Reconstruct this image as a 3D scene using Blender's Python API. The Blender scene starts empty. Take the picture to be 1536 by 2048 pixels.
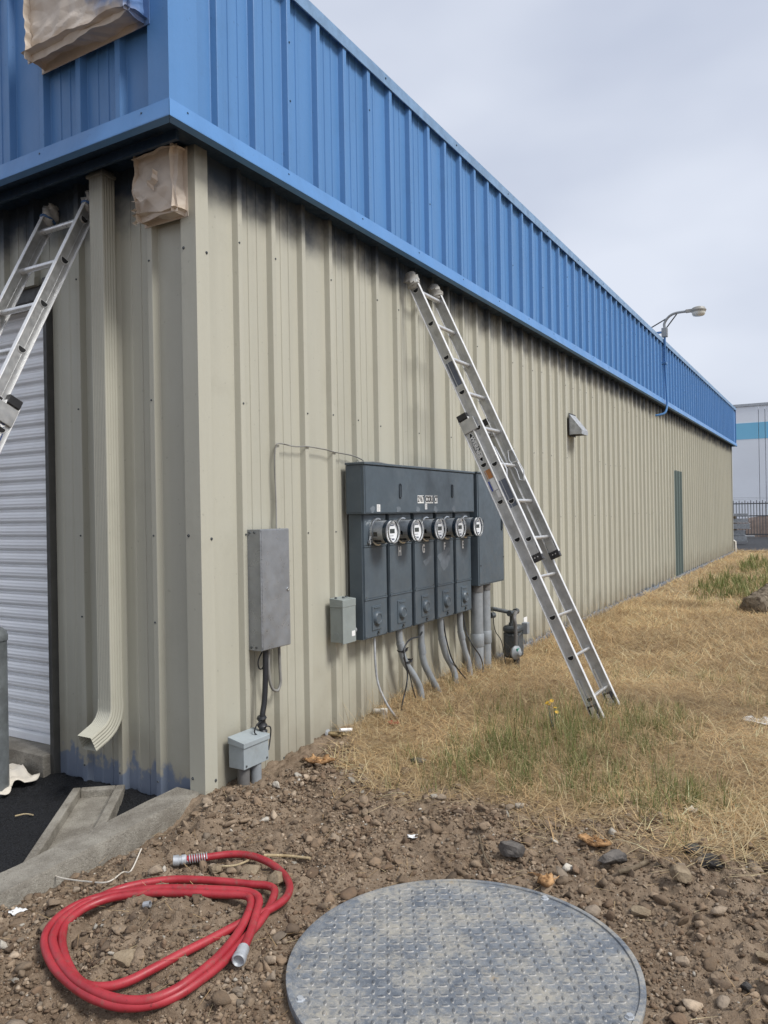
import bpy, bmesh, math, random
import numpy as np
from mathutils import Vector, Matrix
random.seed(7); RNG = np.random.default_rng(7)
SC = bpy.context.scene
COL = SC.collection
R = math.radians

# ------------------------------------------------------------------ camera
F_PX, YAW, ROLL, CY, H_EYE = 1540.0, R(30.5), R(1.0), 1026.0, 1.483
CAM = np.array([2.909, -3.023, H_EYE])
Fv = np.array([-math.sin(YAW), math.cos(YAW), 0.0]); Rv = np.array([math.cos(YAW), math.sin(YAW), 0.0]); Uv = np.array([0, 0, 1.0])
cd = bpy.data.cameras.new('camera'); cam = bpy.data.objects.new('camera', cd); COL.objects.link(cam)
cd.sensor_fit = 'VERTICAL'; cd.sensor_height = 36.0; cd.sensor_width = 27.0
cd.lens = F_PX / 2048 * 36.0
cd.shift_y = (CY - 1024.0) / 2048
cd.clip_start = 0.05; cd.clip_end = 2000
cr, sr = math.cos(ROLL), math.sin(ROLL)
cy_ax = Rv * sr + Uv * cr                # image up in world
cx_ax = Rv * cr - Uv * sr                # image right in world
cam.matrix_world = Matrix(((cx_ax[0], cy_ax[0], -Fv[0], CAM[0]), (cx_ax[1], cy_ax[1], -Fv[1], CAM[1]),
                           (cx_ax[2], cy_ax[2], -Fv[2], CAM[2]), (0, 0, 0, 1)))
SC.camera = cam

# ------------------------------------------------------------------ world, sun, exposure
SUN_DIR = np.array([0.86, -0.06, 1.0]); SUN_DIR /= np.linalg.norm(SUN_DIR)
wd = bpy.data.worlds.new('World'); SC.world = wd; wd.use_nodes = True
wn, wl = wd.node_tree.nodes, wd.node_tree.links
wn.clear()
w_out = wn.new('ShaderNodeOutputWorld'); w_bg = wn.new('ShaderNodeBackground')
w_sky = wn.new('ShaderNodeTexSky'); w_sky.sky_type = 'NISHITA'; w_sky.sun_disc = False
w_sky.sun_elevation = math.asin(SUN_DIR[2]); w_sky.sun_rotation = math.atan2(SUN_DIR[0], SUN_DIR[1])
w_sky.air_density = 1.0; w_sky.dust_density = 3.0
w_tc = wn.new('ShaderNodeTexCoord'); w_map = wn.new('ShaderNodeMapping'); w_map.inputs['Scale'].default_value = (1.0, 1.0, 2.2)
w_no = wn.new('ShaderNodeTexNoise'); w_no.inputs['Scale'].default_value = 1.9; w_no.inputs['Detail'].default_value = 4.0; w_no.inputs['Roughness'].default_value = 0.45
w_cr = wn.new('ShaderNodeValToRGB')
w_cr.color_ramp.elements[0].position = 0.36; w_cr.color_ramp.elements[0].color = (4.35, 4.75, 5.75, 1)
w_cr.color_ramp.elements[1].position = 0.66; w_cr.color_ramp.elements[1].color = (6.1, 6.45, 7.25, 1)
w_mix = wn.new('ShaderNodeMix'); w_mix.data_type = 'RGBA'; w_mix.inputs['Factor'].default_value = 0.90
wl.new(w_tc.outputs['Generated'], w_map.inputs['Vector']); wl.new(w_map.outputs['Vector'], w_no.inputs['Vector'])
wl.new(w_no.outputs['Fac'], w_cr.inputs['Fac'])
wl.new(w_sky.outputs['Color'], w_mix.inputs['A']); wl.new(w_cr.outputs['Color'], w_mix.inputs['B'])
wl.new(w_mix.outputs['Result'], w_bg.inputs['Color']); w_bg.inputs['Strength'].default_value = 0.058
wl.new(w_bg.outputs['Background'], w_out.inputs['Surface'])
sd = bpy.data.lights.new('sun', 'SUN'); sd.energy = 1.5; sd.angle = R(18); sd.color = (1.0, 0.98, 0.945)
sun = bpy.data.objects.new('sun', sd); COL.objects.link(sun)
sun.rotation_euler = Vector((-SUN_DIR[0], -SUN_DIR[1], -SUN_DIR[2])).to_track_quat('-Z', 'Y').to_euler()
sun.location = (4, -2, 12)
vs = SC.view_settings
vs.view_transform = 'Standard'; vs.look = 'None'; vs.gamma = 1.0; vs.use_curve_mapping = False
vs.exposure = 1.2

# ------------------------------------------------------------------ pixel helpers (photo pixel + the surface it lies on -> point)
def ray(u, v):
    x = (u - 768) / F_PX; y = (CY - v) / F_PX
    return Fv + (x * cr + y * sr) * Rv + (-x * sr + y * cr) * Uv
def PX(u, v, x0=0.0):                     # on the plane x = x0 (side wall)
    q = ray(u, v); return CAM + q * ((x0 - CAM[0]) / q[0])
def PY(u, v, y0=0.0):                     # on the plane y = y0 (front wall)
    q = ray(u, v); return CAM + q * ((y0 - CAM[1]) / q[1])
def PZ(u, v, z0=0.0):                     # on the plane z = z0 (ground)
    q = ray(u, v); return CAM + q * ((z0 - CAM[2]) / q[2])

# ------------------------------------------------------------------ noise
def _h(ix, iy, seed):
    n = (ix.astype(np.int64) * 374761393 + iy.astype(np.int64) * 668265263 + seed * 1442695041) & 0x7fffffff
    n = ((n ^ (n >> 13)) * 1274126177) & 0x7fffffff
    n = ((n ^ (n >> 16)) * 668265263) & 0x7fffffff
    return ((n ^ (n >> 15)) & 0xffff) / 65535.0
def vnoise(x, y, seed=0):
    x = np.asarray(x, float); y = np.asarray(y, float)
    ix = np.floor(x); iy = np.floor(y); fx = x - ix; fy = y - iy
    fx = fx * fx * fx * (fx * (fx * 6 - 15) + 10); fy = fy * fy * fy * (fy * (fy * 6 - 15) + 10)
    a = _h(ix, iy, seed); b = _h(ix + 1, iy, seed); c = _h(ix, iy + 1, seed); d = _h(ix + 1, iy + 1, seed)
    return (a * (1 - fx) + b * fx) * (1 - fy) + (c * (1 - fx) + d * fx) * fy
def fbm(x, y, scale, octv=4, seed=0, gain=0.5):
    s = 0; a = 1; t = 0
    for o in range(octv):
        s = s + a * (vnoise(np.asarray(x) * scale, np.asarray(y) * scale, seed + o * 17) - 0.5); t += a; a *= gain; scale *= 2.03
    return s / t
def clods(x, y, cell, seed, keep=0.6):    # domed lumps of uneven size
    x = np.asarray(x, float) / cell; y = np.asarray(y, float) / cell
    ix = np.floor(x); iy = np.floor(y); out = np.zeros_like(x)
    for dx in (-1, 0, 1):
        for dy in (-1, 0, 1):
            jx = ix + dx; jy = iy + dy
            px = jx + _h(jx, jy, seed); py = jy + _h(jx, jy, seed + 5)
            k = _h(jx, jy, seed + 9); r = 0.25 + 0.45 * _h(jx, jy, seed + 11)
            an = _h(jx, jy, seed + 13) * 6.28; ex = (x - px) * np.cos(an) + (y - py) * np.sin(an); ey = -(x - px) * np.sin(an) + (y - py) * np.cos(an)
            d2 = (ex * ex + ey * ey * 1.7) / (r * r)
            out = np.maximum(out, np.where(k < keep, r * np.sqrt(np.clip(1 - d2, 0, 1)), 0))
    return out * cell
def sstep(a, b, x):
    t = np.clip((np.asarray(x, float) - a) / (b - a), 0, 1); return t * t * (3 - 2 * t)

# ------------------------------------------------------------------ terrain height
BX = np.array([-5, 0.0, .15, .343, .71, 1.2, 1.7, 2.13, 2.65, 3.2, 5.0]); BY = np.array([1.5, 1.45, 1.15, .78, .48, .50, .58, .66, .50, .40, .3])
def grassness(x, y):                      # 0 = bare dirt, 1 = dry grass
    x = np.asarray(x, float); y = np.asarray(y, float)
    return sstep(-0.32, 0.50, y - np.interp(x, BX, BY) + 0.85 * fbm(x, y, 2.3, 3, 40))
def terrain(x, y, fine=True):
    x = np.asarray(x, float); y = np.asarray(y, float)
    g = grassness(x, y); d = 1 - g
    z = 0.05 * fbm(x, y, 0.9, 2, 3)
    z = z + d * 0.075 * np.exp(-(((x - 0.82) / 0.27) ** 2 + ((y + 1.03) / 0.20) ** 2))       # heap inside the hose
    z = z - d * 0.09 * np.exp(-(((x - 0.90) / 0.30) ** 2 + ((y + 1.62) / 0.20) ** 2))         # hollow
    z = z + d * 0.05 * np.exp(-(((x - 0.22) / 0.25) ** 2 + ((y + 0.10) / 0.25) ** 2))
    z = z - d * 0.105 * np.exp(-(np.abs(x - 0.0) / 0.14)) * sstep(0.0, -0.22, y)
    z = z + 0.07 * np.exp(-(np.abs(x) / 0.22)) * sstep(1.5, 2.0, y) * sstep(4.2, 3.4, y)
    z = z + d * 0.045 * np.exp(-(((x - 2.65) / 0.3) ** 2 + ((y - 0.12) / 0.22) ** 2))
    flat = np.hypot(x - 1.85, y + 0.76)
    k = sstep(0.60, 0.85, flat)
    if fine:
        lum = d * (0.55 * clods(x, y, 0.16, 11, 0.45) * sstep(-0.1, 0.15, fbm(x, y, 2.0, 2, 60)) + 0.5 * clods(x, y, 0.07, 12, 0.55) + 0.45 * clods(x, y, 0.033, 13, 0.6))
        z = z + lum * (0.25 + 0.75 * k) * 0.8 + (0.012 + 0.036 * d) * fbm(x, y, 16, 4, 21, 0.68) + d * 0.010 * fbm(x, y, 52, 2, 23)
        z = z + g * 0.03 * fbm(x, y, 6, 3, 25)
    z = z * (0.25 + 0.75 * k) - 0.0 * flat
    far = sstep(8, 14, np.hypot(x - 1.5, y - 2))
    z = z * (1 - far * 0.6)
    drop = np.maximum(sstep(-0.06, -0.20, x) * sstep(0.30, 0.02, y), sstep(-0.02, -0.20, x) * sstep(-0.1, 0.1, y))
    drop = np.maximum(drop, sstep(25.2, 25.8, y))
    return z * (1 - drop) - 0.30 * drop
def gz(x, y): return float(terrain(np.array([x]), np.array([y]))[0])

# ------------------------------------------------------------------ materials
def S(r, g, b):
    f = lambda c: (c / 255 / 12.92) if c / 255 <= 0.04045 else ((c / 255 + 0.055) / 1.055) ** 2.4
    return (f(r), f(g), f(b), 1.0)
class NT:
    def __init__(s, name):
        s.m = bpy.data.materials.new(name); s.m.use_nodes = True
        s.n, s.l = s.m.node_tree.nodes, s.m.node_tree.links
        s.b = s.n['Principled BSDF']; s.pos = None
    def P(s):
        if s.pos is None: s.pos = s.n.new('ShaderNodeNewGeometry').outputs['Position']
        return s.pos
    def map(s, scale, rot=(0, 0, 0)):
        m = s.n.new('ShaderNodeMapping'); m.inputs['Scale'].default_value = scale; m.inputs['Rotation'].default_value = rot
        s.l.new(s.P(), m.inputs['Vector']); return m.outputs['Vector']
    def noise(s, scale, detail=4, rough=0.55, vec=None):
        t = s.n.new('ShaderNodeTexNoise'); t.inputs['Scale'].default_value = scale; t.inputs['Detail'].default_value = detail; t.inputs['Roughness'].default_value = rough
        s.l.new(vec or s.P(), t.inputs['Vector']); return t.outputs['Fac']
    def vor(s, scale, vec=None, feat='F1'):
        t = s.n.new('ShaderNodeTexVoronoi'); t.inputs['Scale'].default_value = scale; t.feature = feat
        s.l.new(vec or s.P(), t.inputs['Vector']); return t
    def rng(s, v, a, b, c=0.0, d=1.0, smooth=True):
        t = s.n.new('ShaderNodeMapRange'); t.interpolation_type = 'SMOOTHSTEP' if smooth else 'LINEAR'
        for i, k in ((1, a), (2, b), (3, c), (4, d)): t.inputs[i].default_value = k
        s.l.new(v, t.inputs[0]); return t.outputs[0]
    def math(s, op, a, b=None):
        t = s.n.new('ShaderNodeMath'); t.operation = op
        for i, k in enumerate((a, b)):
            if k is None: continue
            if isinstance(k, (int, float)): t.inputs[i].default_value = k
            else: s.l.new(k, t.inputs[i])
        return t.outputs[0]
    def mix(s, f, a, b):
        t = s.n.new('ShaderNodeMix'); t.data_type = 'RGBA'
        if isinstance(f, (int, float)): t.inputs['Factor'].default_value = f
        else: s.l.new(f, t.inputs['Factor'])
        for k, c in (('A', a), ('B', b)):
            if isinstance(c, tuple): t.inputs[k].default_value = c
            else: s.l.new(c, t.inputs[k])
        return t.outputs['Result']
    def xyz(s):
        t = s.n.new('ShaderNodeSeparateXYZ'); s.l.new(s.P(), t.inputs[0]); return t.outputs
    def bump(s, h, strength=0.3, dist=0.01):
        t = s.n.new('ShaderNodeBump'); t.inputs['Strength'].default_value = strength; t.inputs['Distance'].default_value = dist
        s.l.new(h, t.inputs['Height']); s.l.new(t.outputs['Normal'], s.b.inputs['Normal'])
    def fin(s, col=None, rough=0.5, metal=0.0, spec=None):
        if col is not None:
            if isinstance(col, tuple): s.b.inputs['Base Color'].default_value = col
            else: s.l.new(col, s.b.inputs['Base Color'])
        if isinstance(rough, (int, float)): s.b.inputs['Roughness'].default_value = rough
        else: s.l.new(rough, s.b.inputs['Roughness'])
        s.b.inputs['Metallic'].default_value = metal
        if spec is not None: s.b.inputs['Specular IOR Level'].default_value = spec
        return s.m
def mul(c, k): return (c[0] * k, c[1] * k, c[2] * k, 1.0)
def worn(name, c, rough=0.5, metal=0.0, var=0.18, scale=9.0, dirt=None, dirt_amt=0.35, bump=0.15, bscale=60, stretch=None, spec=None):
    t = NT(name); v = t.map(stretch) if stretch else None
    n = t.noise(scale, 5, 0.6, v); col = t.mix(t.rng(n, 0.3, 0.7), mul(c, 1 - var), mul(c, 1 + var * 0.6))
    if dirt:
        d = t.noise(scale * 0.6, 6, 0.65); col = t.mix(t.rng(d, 0.5, 0.75, 0, dirt_amt), col, dirt)
    r = t.rng(t.noise(scale * 2.3, 3), 0.3, 0.7, max(0.05, rough - 0.1), min(1, rough + 0.12))
    if bump: t.bump(t.noise(bscale, 3), bump, 0.004)
    return t.fin(col, r, metal, spec)

TAN = (0.425, 0.412, 0.338, 1); BLUE = (0.085, 0.215, 0.45, 1)
def panel_mat(name, c, base_paint=None, overspray_shade=None, rough=0.42):
    t = NT(name); x = t.xyz()
    st = t.noise(1.0, 4, 0.6, t.map((5, 5, 0.35)))
    col = t.mix(t.rng(st, 0.3, 0.7), mul(c, 0.95), mul(c, 1.04))
    bl = t.noise(2.6, 6, 0.7); col = t.mix(t.rng(bl, 0.52, 0.74, 0, 0.16), col, (c[0] * 0.62, c[1] * 0.60, c[2] * 0.56, 1))
    sp = t.noise(34, 2, 0.5); col = t.mix(t.rng(sp, 0.70, 0.76, 0, 0.35), col, mul(c, 0.55))
    if base_paint:
        n = t.noise(6.5, 3, 0.6, t.map((1, 1, 0.7))); n2 = t.noise(30, 3)
        hgt = t.math('ADD', x['Z'], t.math('MULTIPLY', t.math('ADD', n, t.math('MULTIPLY', n2, 0.25)), -base_paint[1]))
        mk = t.rng(hgt, base_paint[2] + 0.03, base_paint[2] - 0.03, 0, 0.85)
        if len(base_paint) > 3: mk = t.math('MULTIPLY', mk, t.rng(x['Y'], base_paint[3], base_paint[3] + 1.5))
        col = t.mix(mk, col, base_paint[0])
        dn = t.noise(3.0, 4); gr = t.rng(t.math('ADD', x['Z'], t.math('MULTIPLY', dn, -0.7)), 0.15, -0.35, 0, 0.35)
        col = t.mix(gr, col, (0.16, 0.12, 0.075, 1))
    if overspray_shade:  # blue paint mist and the shade under the eave, painted as one dark band
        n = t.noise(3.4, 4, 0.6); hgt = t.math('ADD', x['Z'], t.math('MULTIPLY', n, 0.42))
        col = t.mix(t.rng(hgt, overspray_shade[0], overspray_shade[0] + 0.28, 0, overspray_shade[1]), col, (0.012, 0.026, 0.048, 1))
    t.bump(t.math('ADD', t.noise(22, 4, 0.6), t.math('MULTIPLY', t.noise(1.0, 3, 0.5, t.map((4, 4, 1.6))), 2.5)), 0.12, 0.008)
    return t.fin(col, t.rng(t.noise(4, 3), 0.3, 0.7, rough - 0.06, rough + 0.1), 0.0, 0.4)
MAT = {}
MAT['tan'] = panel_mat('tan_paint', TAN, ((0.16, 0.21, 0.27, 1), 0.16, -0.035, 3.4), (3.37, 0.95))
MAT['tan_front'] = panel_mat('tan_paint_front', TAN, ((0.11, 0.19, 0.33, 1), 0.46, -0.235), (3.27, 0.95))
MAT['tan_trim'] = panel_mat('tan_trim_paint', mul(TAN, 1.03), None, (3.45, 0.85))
MAT['blue'] = panel_mat('blue_paint', BLUE, None, None, 0.40)
MAT['blue_trim'] = panel_mat('blue_trim_paint', mul(BLUE, 1.08), None, None, 0.38)
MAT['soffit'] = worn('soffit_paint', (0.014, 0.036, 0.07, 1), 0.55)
MAT['coping'] = worn('coping_paint', (0.17, 0.29, 0.46, 1), 0.4)
MAT['green'] = panel_mat('green_panel_paint', (0.12, 0.155, 0.146, 1))
MAT['alu'] = worn('ladder_aluminium', (0.50, 0.50, 0.49, 1), 0.42, 0.75, 0.16, 14, (0.22, 0.21, 0.19, 1), 0.45, 0.12, 90)
MAT['alu_highlight'] = worn('rubbed_aluminium', (0.80, 0.80, 0.79, 1), 0.45, 0.35, 0.10, 22, (0.40, 0.39, 0.37, 1), 0.3, 0.05)  # paler copy for rail flanges, their edge highlights put into the colour
MAT['alu_bright'] = worn('bright_aluminium', (0.72, 0.72, 0.71, 1), 0.36, 0.7, 0.10, 22, (0.35, 0.34, 0.32, 1), 0.3, 0.08)
MAT['black'] = worn('black_plastic', (0.022, 0.022, 0.024, 1), 0.5, 0, 0.3, 20, (0.12, 0.11, 0.10, 1), 0.4)
MAT['dark_hole'] = worn('rung_hollow', (0.012, 0.012, 0.012, 1), 0.9)
MAT['white'] = worn('white_vinyl', (0.78, 0.78, 0.76, 1), 0.5, 0, 0.06)
MAT['door_white'] = worn('white_slat_paint', (0.84, 0.845, 0.85, 1), 0.4, 0, 0.04, 3, (0.55, 0.53, 0.50, 1), 0.2)
MAT['base_grey'] = worn('base_blue_grey', (0.17, 0.20, 0.24, 1), 0.6, 0, 0.4, 9, (0.30, 0.29, 0.25, 1), 0.5)
MAT['jamb'] = worn('dark_jamb_paint', (0.055, 0.054, 0.050, 1), 0.55)
MAT['panel'] = worn('slate_enamel', (0.075, 0.098, 0.118, 1), 0.42, 0, 0.10, 6, (0.17, 0.19, 0.205, 1), 0.30, 0.05)
MAT['panel_dark'] = worn('dark_seam_enamel', (0.018, 0.024, 0.032, 1), 0.5)
MAT['smudge'] = worn('chalky_enamel', (0.15, 0.175, 0.20, 1), 0.6)
MAT['silver'] = worn('dull_aluminium_sheet', (0.30, 0.315, 0.335, 1), 0.36, 0.5, 0.14, 8, (0.20, 0.195, 0.185, 1), 0.35, 0.10, 45)
MAT['grey_box'] = worn('light_grey_enamel', (0.25, 0.28, 0.27, 1), 0.45, 0, 0.08, 9, (0.14, 0.14, 0.13, 1), 0.25)
MAT['grey_box2'] = worn('blue_grey_enamel', (0.32, 0.36, 0.375, 1), 0.42, 0, 0.07, 9, (0.16, 0.15, 0.13, 1), 0.3)
MAT['pvc_grey'] = worn('grey_conduit_plastic', (0.255, 0.275, 0.29, 1), 0.5, 0, 0.14, 12, (0.15, 0.13, 0.11, 1), 0.45)
MAT['pvc_dark'] = worn('weathered_conduit', (0.13, 0.125, 0.12, 1), 0.55, 0, 0.2, 12)
MAT['pvc_white'] = worn('white_pipe_plastic', (0.62, 0.59, 0.52, 1), 0.45, 0, 0.12, 20, (0.3, 0.25, 0.18, 1), 0.5)
MAT['cable'] = worn('black_cable_rubber', (0.018, 0.019, 0.022, 1), 0.45)
MAT['cable_grey'] = worn('grey_cable', (0.24, 0.235, 0.22, 1), 0.5)
MAT['iron'] = worn('grey_iron', (0.075, 0.085, 0.09, 1), 0.55, 0.2, 0.25, 25, (0.12, 0.09, 0.06, 1), 0.4)
MAT['chrome'] = worn('meter_steel', (0.55, 0.57, 0.58, 1), 0.22, 0.85, 0.1, 30)
MAT['meter_dark'] = worn('meter_dark_ring', (0.02, 0.05, 0.085, 1), 0.25)
MAT['meter_in'] = worn('meter_inner', (0.66, 0.69, 0.70, 1), 0.3, 0.0, 0.2, 30)
MAT['meter_face'] = worn('meter_face', (0.78, 0.80, 0.82, 1), 0.4, 0, 0.05)
MAT['lcd'] = worn('meter_display', (0.05, 0.06, 0.06, 1), 0.2)
MAT['teal'] = worn('teal_tag', (0.03, 0.25, 0.19, 1), 0.5)
MAT['brass'] = worn('dirty_brass', (0.20, 0.15, 0.075, 1), 0.5, 0.5, 0.35, 40)
MAT['galv'] = worn('galvanised_steel', (0.46, 0.48, 0.50, 1), 0.45, 0.4, 0.25, 18, (0.2, 0.19, 0.18, 1), 0.4)
MAT['concrete'] = None
MAT['bollard'] = worn('bollard_galvanised', (0.155, 0.17, 0.175, 1), 0.5, 0.25, 0.3, 10, (0.10, 0.11, 0.10, 1), 0.5)
MAT['orange'] = worn('orange_sticker', (0.45, 0.20, 0.07, 1), 0.5)
MAT['blue_sticker'] = worn('blue_sticker', (0.045, 0.07, 0.30, 1), 0.45)
MAT['logo_grey'] = worn('logo_slate', (0.11, 0.125, 0.16, 1), 0.5)
MAT['logo_blue'] = worn('logo_blue', (0.03, 0.06, 0.16, 1), 0.5)
MAT['red_flag'] = worn('red_scrap', (0.42, 0.02, 0.02, 1), 0.6)
MAT['yellow'] = worn('yellow_petal', (0.50, 0.30, 0.03, 1), 0.6)
MAT['cloth'] = worn('canvas', (0.62, 0.57, 0.49, 1), 0.85, 0, 0.12, 12, (0.40, 0.35, 0.28, 1), 0.4, 0.3, 120)
MAT['mitt'] = worn('mitt_cloth', (0.40, 0.385, 0.35, 1), 0.85, 0, 0.2, 30, (0.15, 0.22, 0.32, 1), 0.5, 0.4, 140)
MAT['mitt_blue'] = worn('blue_tape', (0.06, 0.13, 0.27, 1), 0.6, 0, 0.3, 40)
MAT['lamp_grey'] = worn('lamp_grey_paint', (0.33, 0.32, 0.29, 1), 0.5)
MAT['lens'] = worn('lamp_lens', (0.62, 0.62, 0.57, 1), 0.25)
MAT['far_white'] = worn('far_white_wall', (0.87, 0.90, 0.94, 1), 0.8, 0, 0.05, 0.2)
MAT['far_blue'] = worn('far_blue_stripe', (0.24, 0.58, 0.80, 1), 0.8, 0, 0.04, 0.3)
MAT['fence'] = worn('fence_steel', (0.11, 0.115, 0.12, 1), 0.6, 0.1)
MAT['bank'] = worn('brown_bank', (0.12, 0.09, 0.075, 1), 0.9, 0, 0.3, 3)
MAT['roof'] = worn('roof_sheet', (0.42, 0.43, 0.44, 1), 0.5)

def concrete_mat():
    t = NT('old_concrete'); n = t.noise(5, 6, 0.65)
    col = t.mix(t.rng(n, 0.3, 0.7), (0.19, 0.17, 0.14, 1), (0.36, 0.335, 0.285, 1))
    ag = t.vor(130); col = t.mix(t.rng(ag.outputs['Distance'], 0.34, 0.10, 0, 0.55), col, (0.46, 0.44, 0.39, 1))
    sp = t.noise(120, 2); col = t.mix(t.rng(sp, 0.60, 0.72, 0, 0.6), col, (0.09, 0.08, 0.07, 1))
    t.bump(t.math('ADD', t.noise(75, 5, 0.75), t.math('MULTIPLY', n, 0.8)), 0.9, 0.014)
    return t.fin(col, 0.9, 0, 0.2)
MAT['concrete'] = concrete_mat()
def asphalt_mat(name, c):
    t = NT(name); v = t.vor(120)
    col = t.mix(t.rng(v.outputs['Distance'], 0.1, 0.6), mul(c, 1.5), mul(c, 0.5))
    col = t.mix(t.rng(t.noise(2.5, 5), 0.55, 0.8, 0, 0.5), col, mul(c, 2.2))
    t.bump(t.math('ADD', t.noise(70, 4, 0.7), v.outputs['Distance']), 0.9, 0.012)
    return t.fin(col, 0.75, 0, 0.3)
MAT['asphalt'] = asphalt_mat('fresh_asphalt', (0.017, 0.018, 0.021, 1)); MAT['asphalt_far'] = asphalt_mat('old_asphalt', (0.075, 0.078, 0.085, 1))
def ground_mat():
    t = NT('dirt_ground'); a = t.n.new('ShaderNodeAttribute'); a.attribute_name = 'grass'
    n1 = t.noise(3.2, 6, 0.65); n2 = t.noise(26, 5, 0.7); n3 = t.noise(140, 3, 0.6)
    d = t.mix(t.rng(n1, 0.3, 0.7), (0.115, 0.079, 0.051, 1), (0.24, 0.182, 0.128, 1))
    d = t.mix(t.rng(n2, 0.35, 0.72, 0, 0.75), d, (0.27, 0.205, 0.145, 1))
    d = t.mix(t.rng(n3, 0.62, 0.75, 0, 0.7), d, (0.33, 0.29, 0.23, 1)); d = t.mix(t.rng(n3, 0.40, 0.28, 0, 0.7), d, (0.06, 0.043, 0.03, 1))
    g = t.mix(t.rng(t.noise(1.1, 5, 0.6), 0.35, 0.7), (0.34, 0.255, 0.16, 1), (0.48, 0.385, 0.245, 1))
    g = t.mix(t.rng(t.noise(45, 3, 0.7), 0.35, 0.7, 0, 0.6), g, (0.17, 0.12, 0.07, 1))
    t.bump(t.math('ADD', n2, t.math('MULTIPLY', n3, 0.6)), 0.9, 0.012)
    return t.fin(t.mix(a.outputs['Fac'], d, g), 0.95, 0, 0.15)
MAT['ground'] = ground_mat()
def attr_mat(name, rough=0.8, trans=0.0, bump=None, var=0.0):
    t = NT(name); a = t.n.new('ShaderNodeAttribute'); a.attribute_name = 'tint'
    col = a.outputs['Color']
    if var: col = t.mix(t.rng(t.noise(70, 4, 0.65), 0.35, 0.7, 0, var), col, t.mix(1.0, (0.09, 0.075, 0.06, 1), (0.09, 0.075, 0.06, 1)))
    if bump: t.bump(t.noise(bump, 4, 0.65), 0.7, 0.006)
    t.fin(col, rough, 0, 0.2)
    if trans:
        tr = t.n.new('ShaderNodeBsdfTranslucent'); t.l.new(col, tr.inputs['Color']); mx = t.n.new('ShaderNodeMixShader'); mx.inputs[0].default_value = trans
        t.l.new(t.b.outputs[0], mx.inputs[1]); t.l.new(tr.outputs[0], mx.inputs[2]); t.l.new(mx.outputs[0], t.n['Material Output'].inputs['Surface'])
    return t.m
MAT['grass'] = attr_mat('grass_blades', 0.65, 0.3); MAT['clod'] = attr_mat('earth_clods', 0.95, 0, 110, 0.35)
def rock_mat(name, c1, c2):
    t = NT(name); n = t.noise(14, 6, 0.65); col = t.mix(t.rng(n, 0.3, 0.7), c1, c2)
    col = t.mix(t.rng(t.noise(60, 3), 0.55, 0.7, 0, 0.5), col, mul(c2, 1.3)); t.bump(t.noise(40, 5, 0.7), 0.8, 0.01); return t.fin(col, 0.9, 0, 0.2)
MAT['rock_dark'] = rock_mat('dark_stone', (0.06, 0.055, 0.052, 1), (0.15, 0.135, 0.12, 1)); MAT['rock_tan'] = rock_mat('tan_stone', (0.17, 0.125, 0.08, 1), (0.30, 0.24, 0.165, 1))
MAT['rock_black'] = rock_mat('black_stone', (0.025, 0.024, 0.024, 1), (0.08, 0.075, 0.07, 1)); MAT['bark'] = rock_mat('orange_bark', (0.14, 0.07, 0.03, 1), (0.50, 0.30, 0.145, 1))
MAT['stick'] = rock_mat('stick_wood', (0.10, 0.075, 0.05, 1), (0.20, 0.16, 0.11, 1)); MAT['log'] = rock_mat('grey_log', (0.055, 0.042, 0.03, 1), (0.22, 0.18, 0.13, 1))
MAT['straw'] = rock_mat('straw_wood', (0.33, 0.25, 0.14, 1), (0.50, 0.41, 0.26, 1))
def hose_mat():
    t = NT('red_hose_rubber'); n = t.noise(9, 5, 0.6); col = t.mix(t.rng(n, 0.3, 0.7), (0.27, 0.016, 0.024, 1), (0.38, 0.030, 0.040, 1))
    col = t.mix(t.rng(t.noise(26, 6, 0.75), 0.52, 0.72, 0, 0.7), col, (0.17, 0.085, 0.065, 1)); col = t.mix(t.rng(t.noise(60, 4, 0.7), 0.60, 0.70, 0, 0.6), col, (0.09, 0.02, 0.02, 1)); t.bump(t.noise(120, 2), 0.1, 0.003)
    return t.fin(col, t.rng(n, 0.3, 0.7, 0.35, 0.55), 0, 0.5)
MAT['hose'] = hose_mat()
def paper_mat():
    t = NT('masking_paper'); n = t.noise(7, 5, 0.6); col = t.mix(t.rng(n, 0.3, 0.7), (0.56, 0.48, 0.395, 1), (0.67, 0.59, 0.50, 1))
    x = t.xyz(); o = t.math('ADD', t.math('ADD', t.math('MULTIPLY', x['X'], 0.9), x['Z']), t.math('MULTIPLY', t.noise(5, 4), 0.5))
    col = t.mix(t.rng(o, 4.04, 4.22, 0, 0.92), col, (0.05, 0.15, 0.36, 1))
    t.bump(t.noise(38, 4, 0.6), 0.12, 0.006); return t.fin(col, 0.6, 0, 0.35)
MAT['paper'] = paper_mat()
def manhole_mat(name, k, dk):
    t = NT(name); n = t.noise(5.5, 9, 0.78); n2 = t.noise(60, 5, 0.8); n3 = t.noise(170, 3, 0.6)
    col = t.mix(t.rng(t.noise(20, 5, 0.7), 0.3, 0.7), mul((0.10, 0.118, 0.145, 1), k), mul((0.20, 0.22, 0.245, 1), k))
    dust = t.math('ADD', n, t.math('MULTIPLY', n2, 0.55)); col = t.mix(t.rng(dust, 0.66, 0.98, 0, dk), col, (0.40, 0.365, 0.295, 1))
    col = t.mix(t.rng(n3, 0.58, 0.72, 0, 0.5), col, (0.42, 0.42, 0.41, 1)); col = t.mix(t.rng(t.noise(11, 5, 0.7), 0.63, 0.72, 0, 0.7), col, (0.30, 0.23, 0.15, 1))
    t.bump(t.math('ADD', n3, n2), 0.5, 0.004); return t.fin(col, t.rng(dust, 0.6, 0.9, 0.45, 0.85), 0.0, 0.45)
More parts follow.
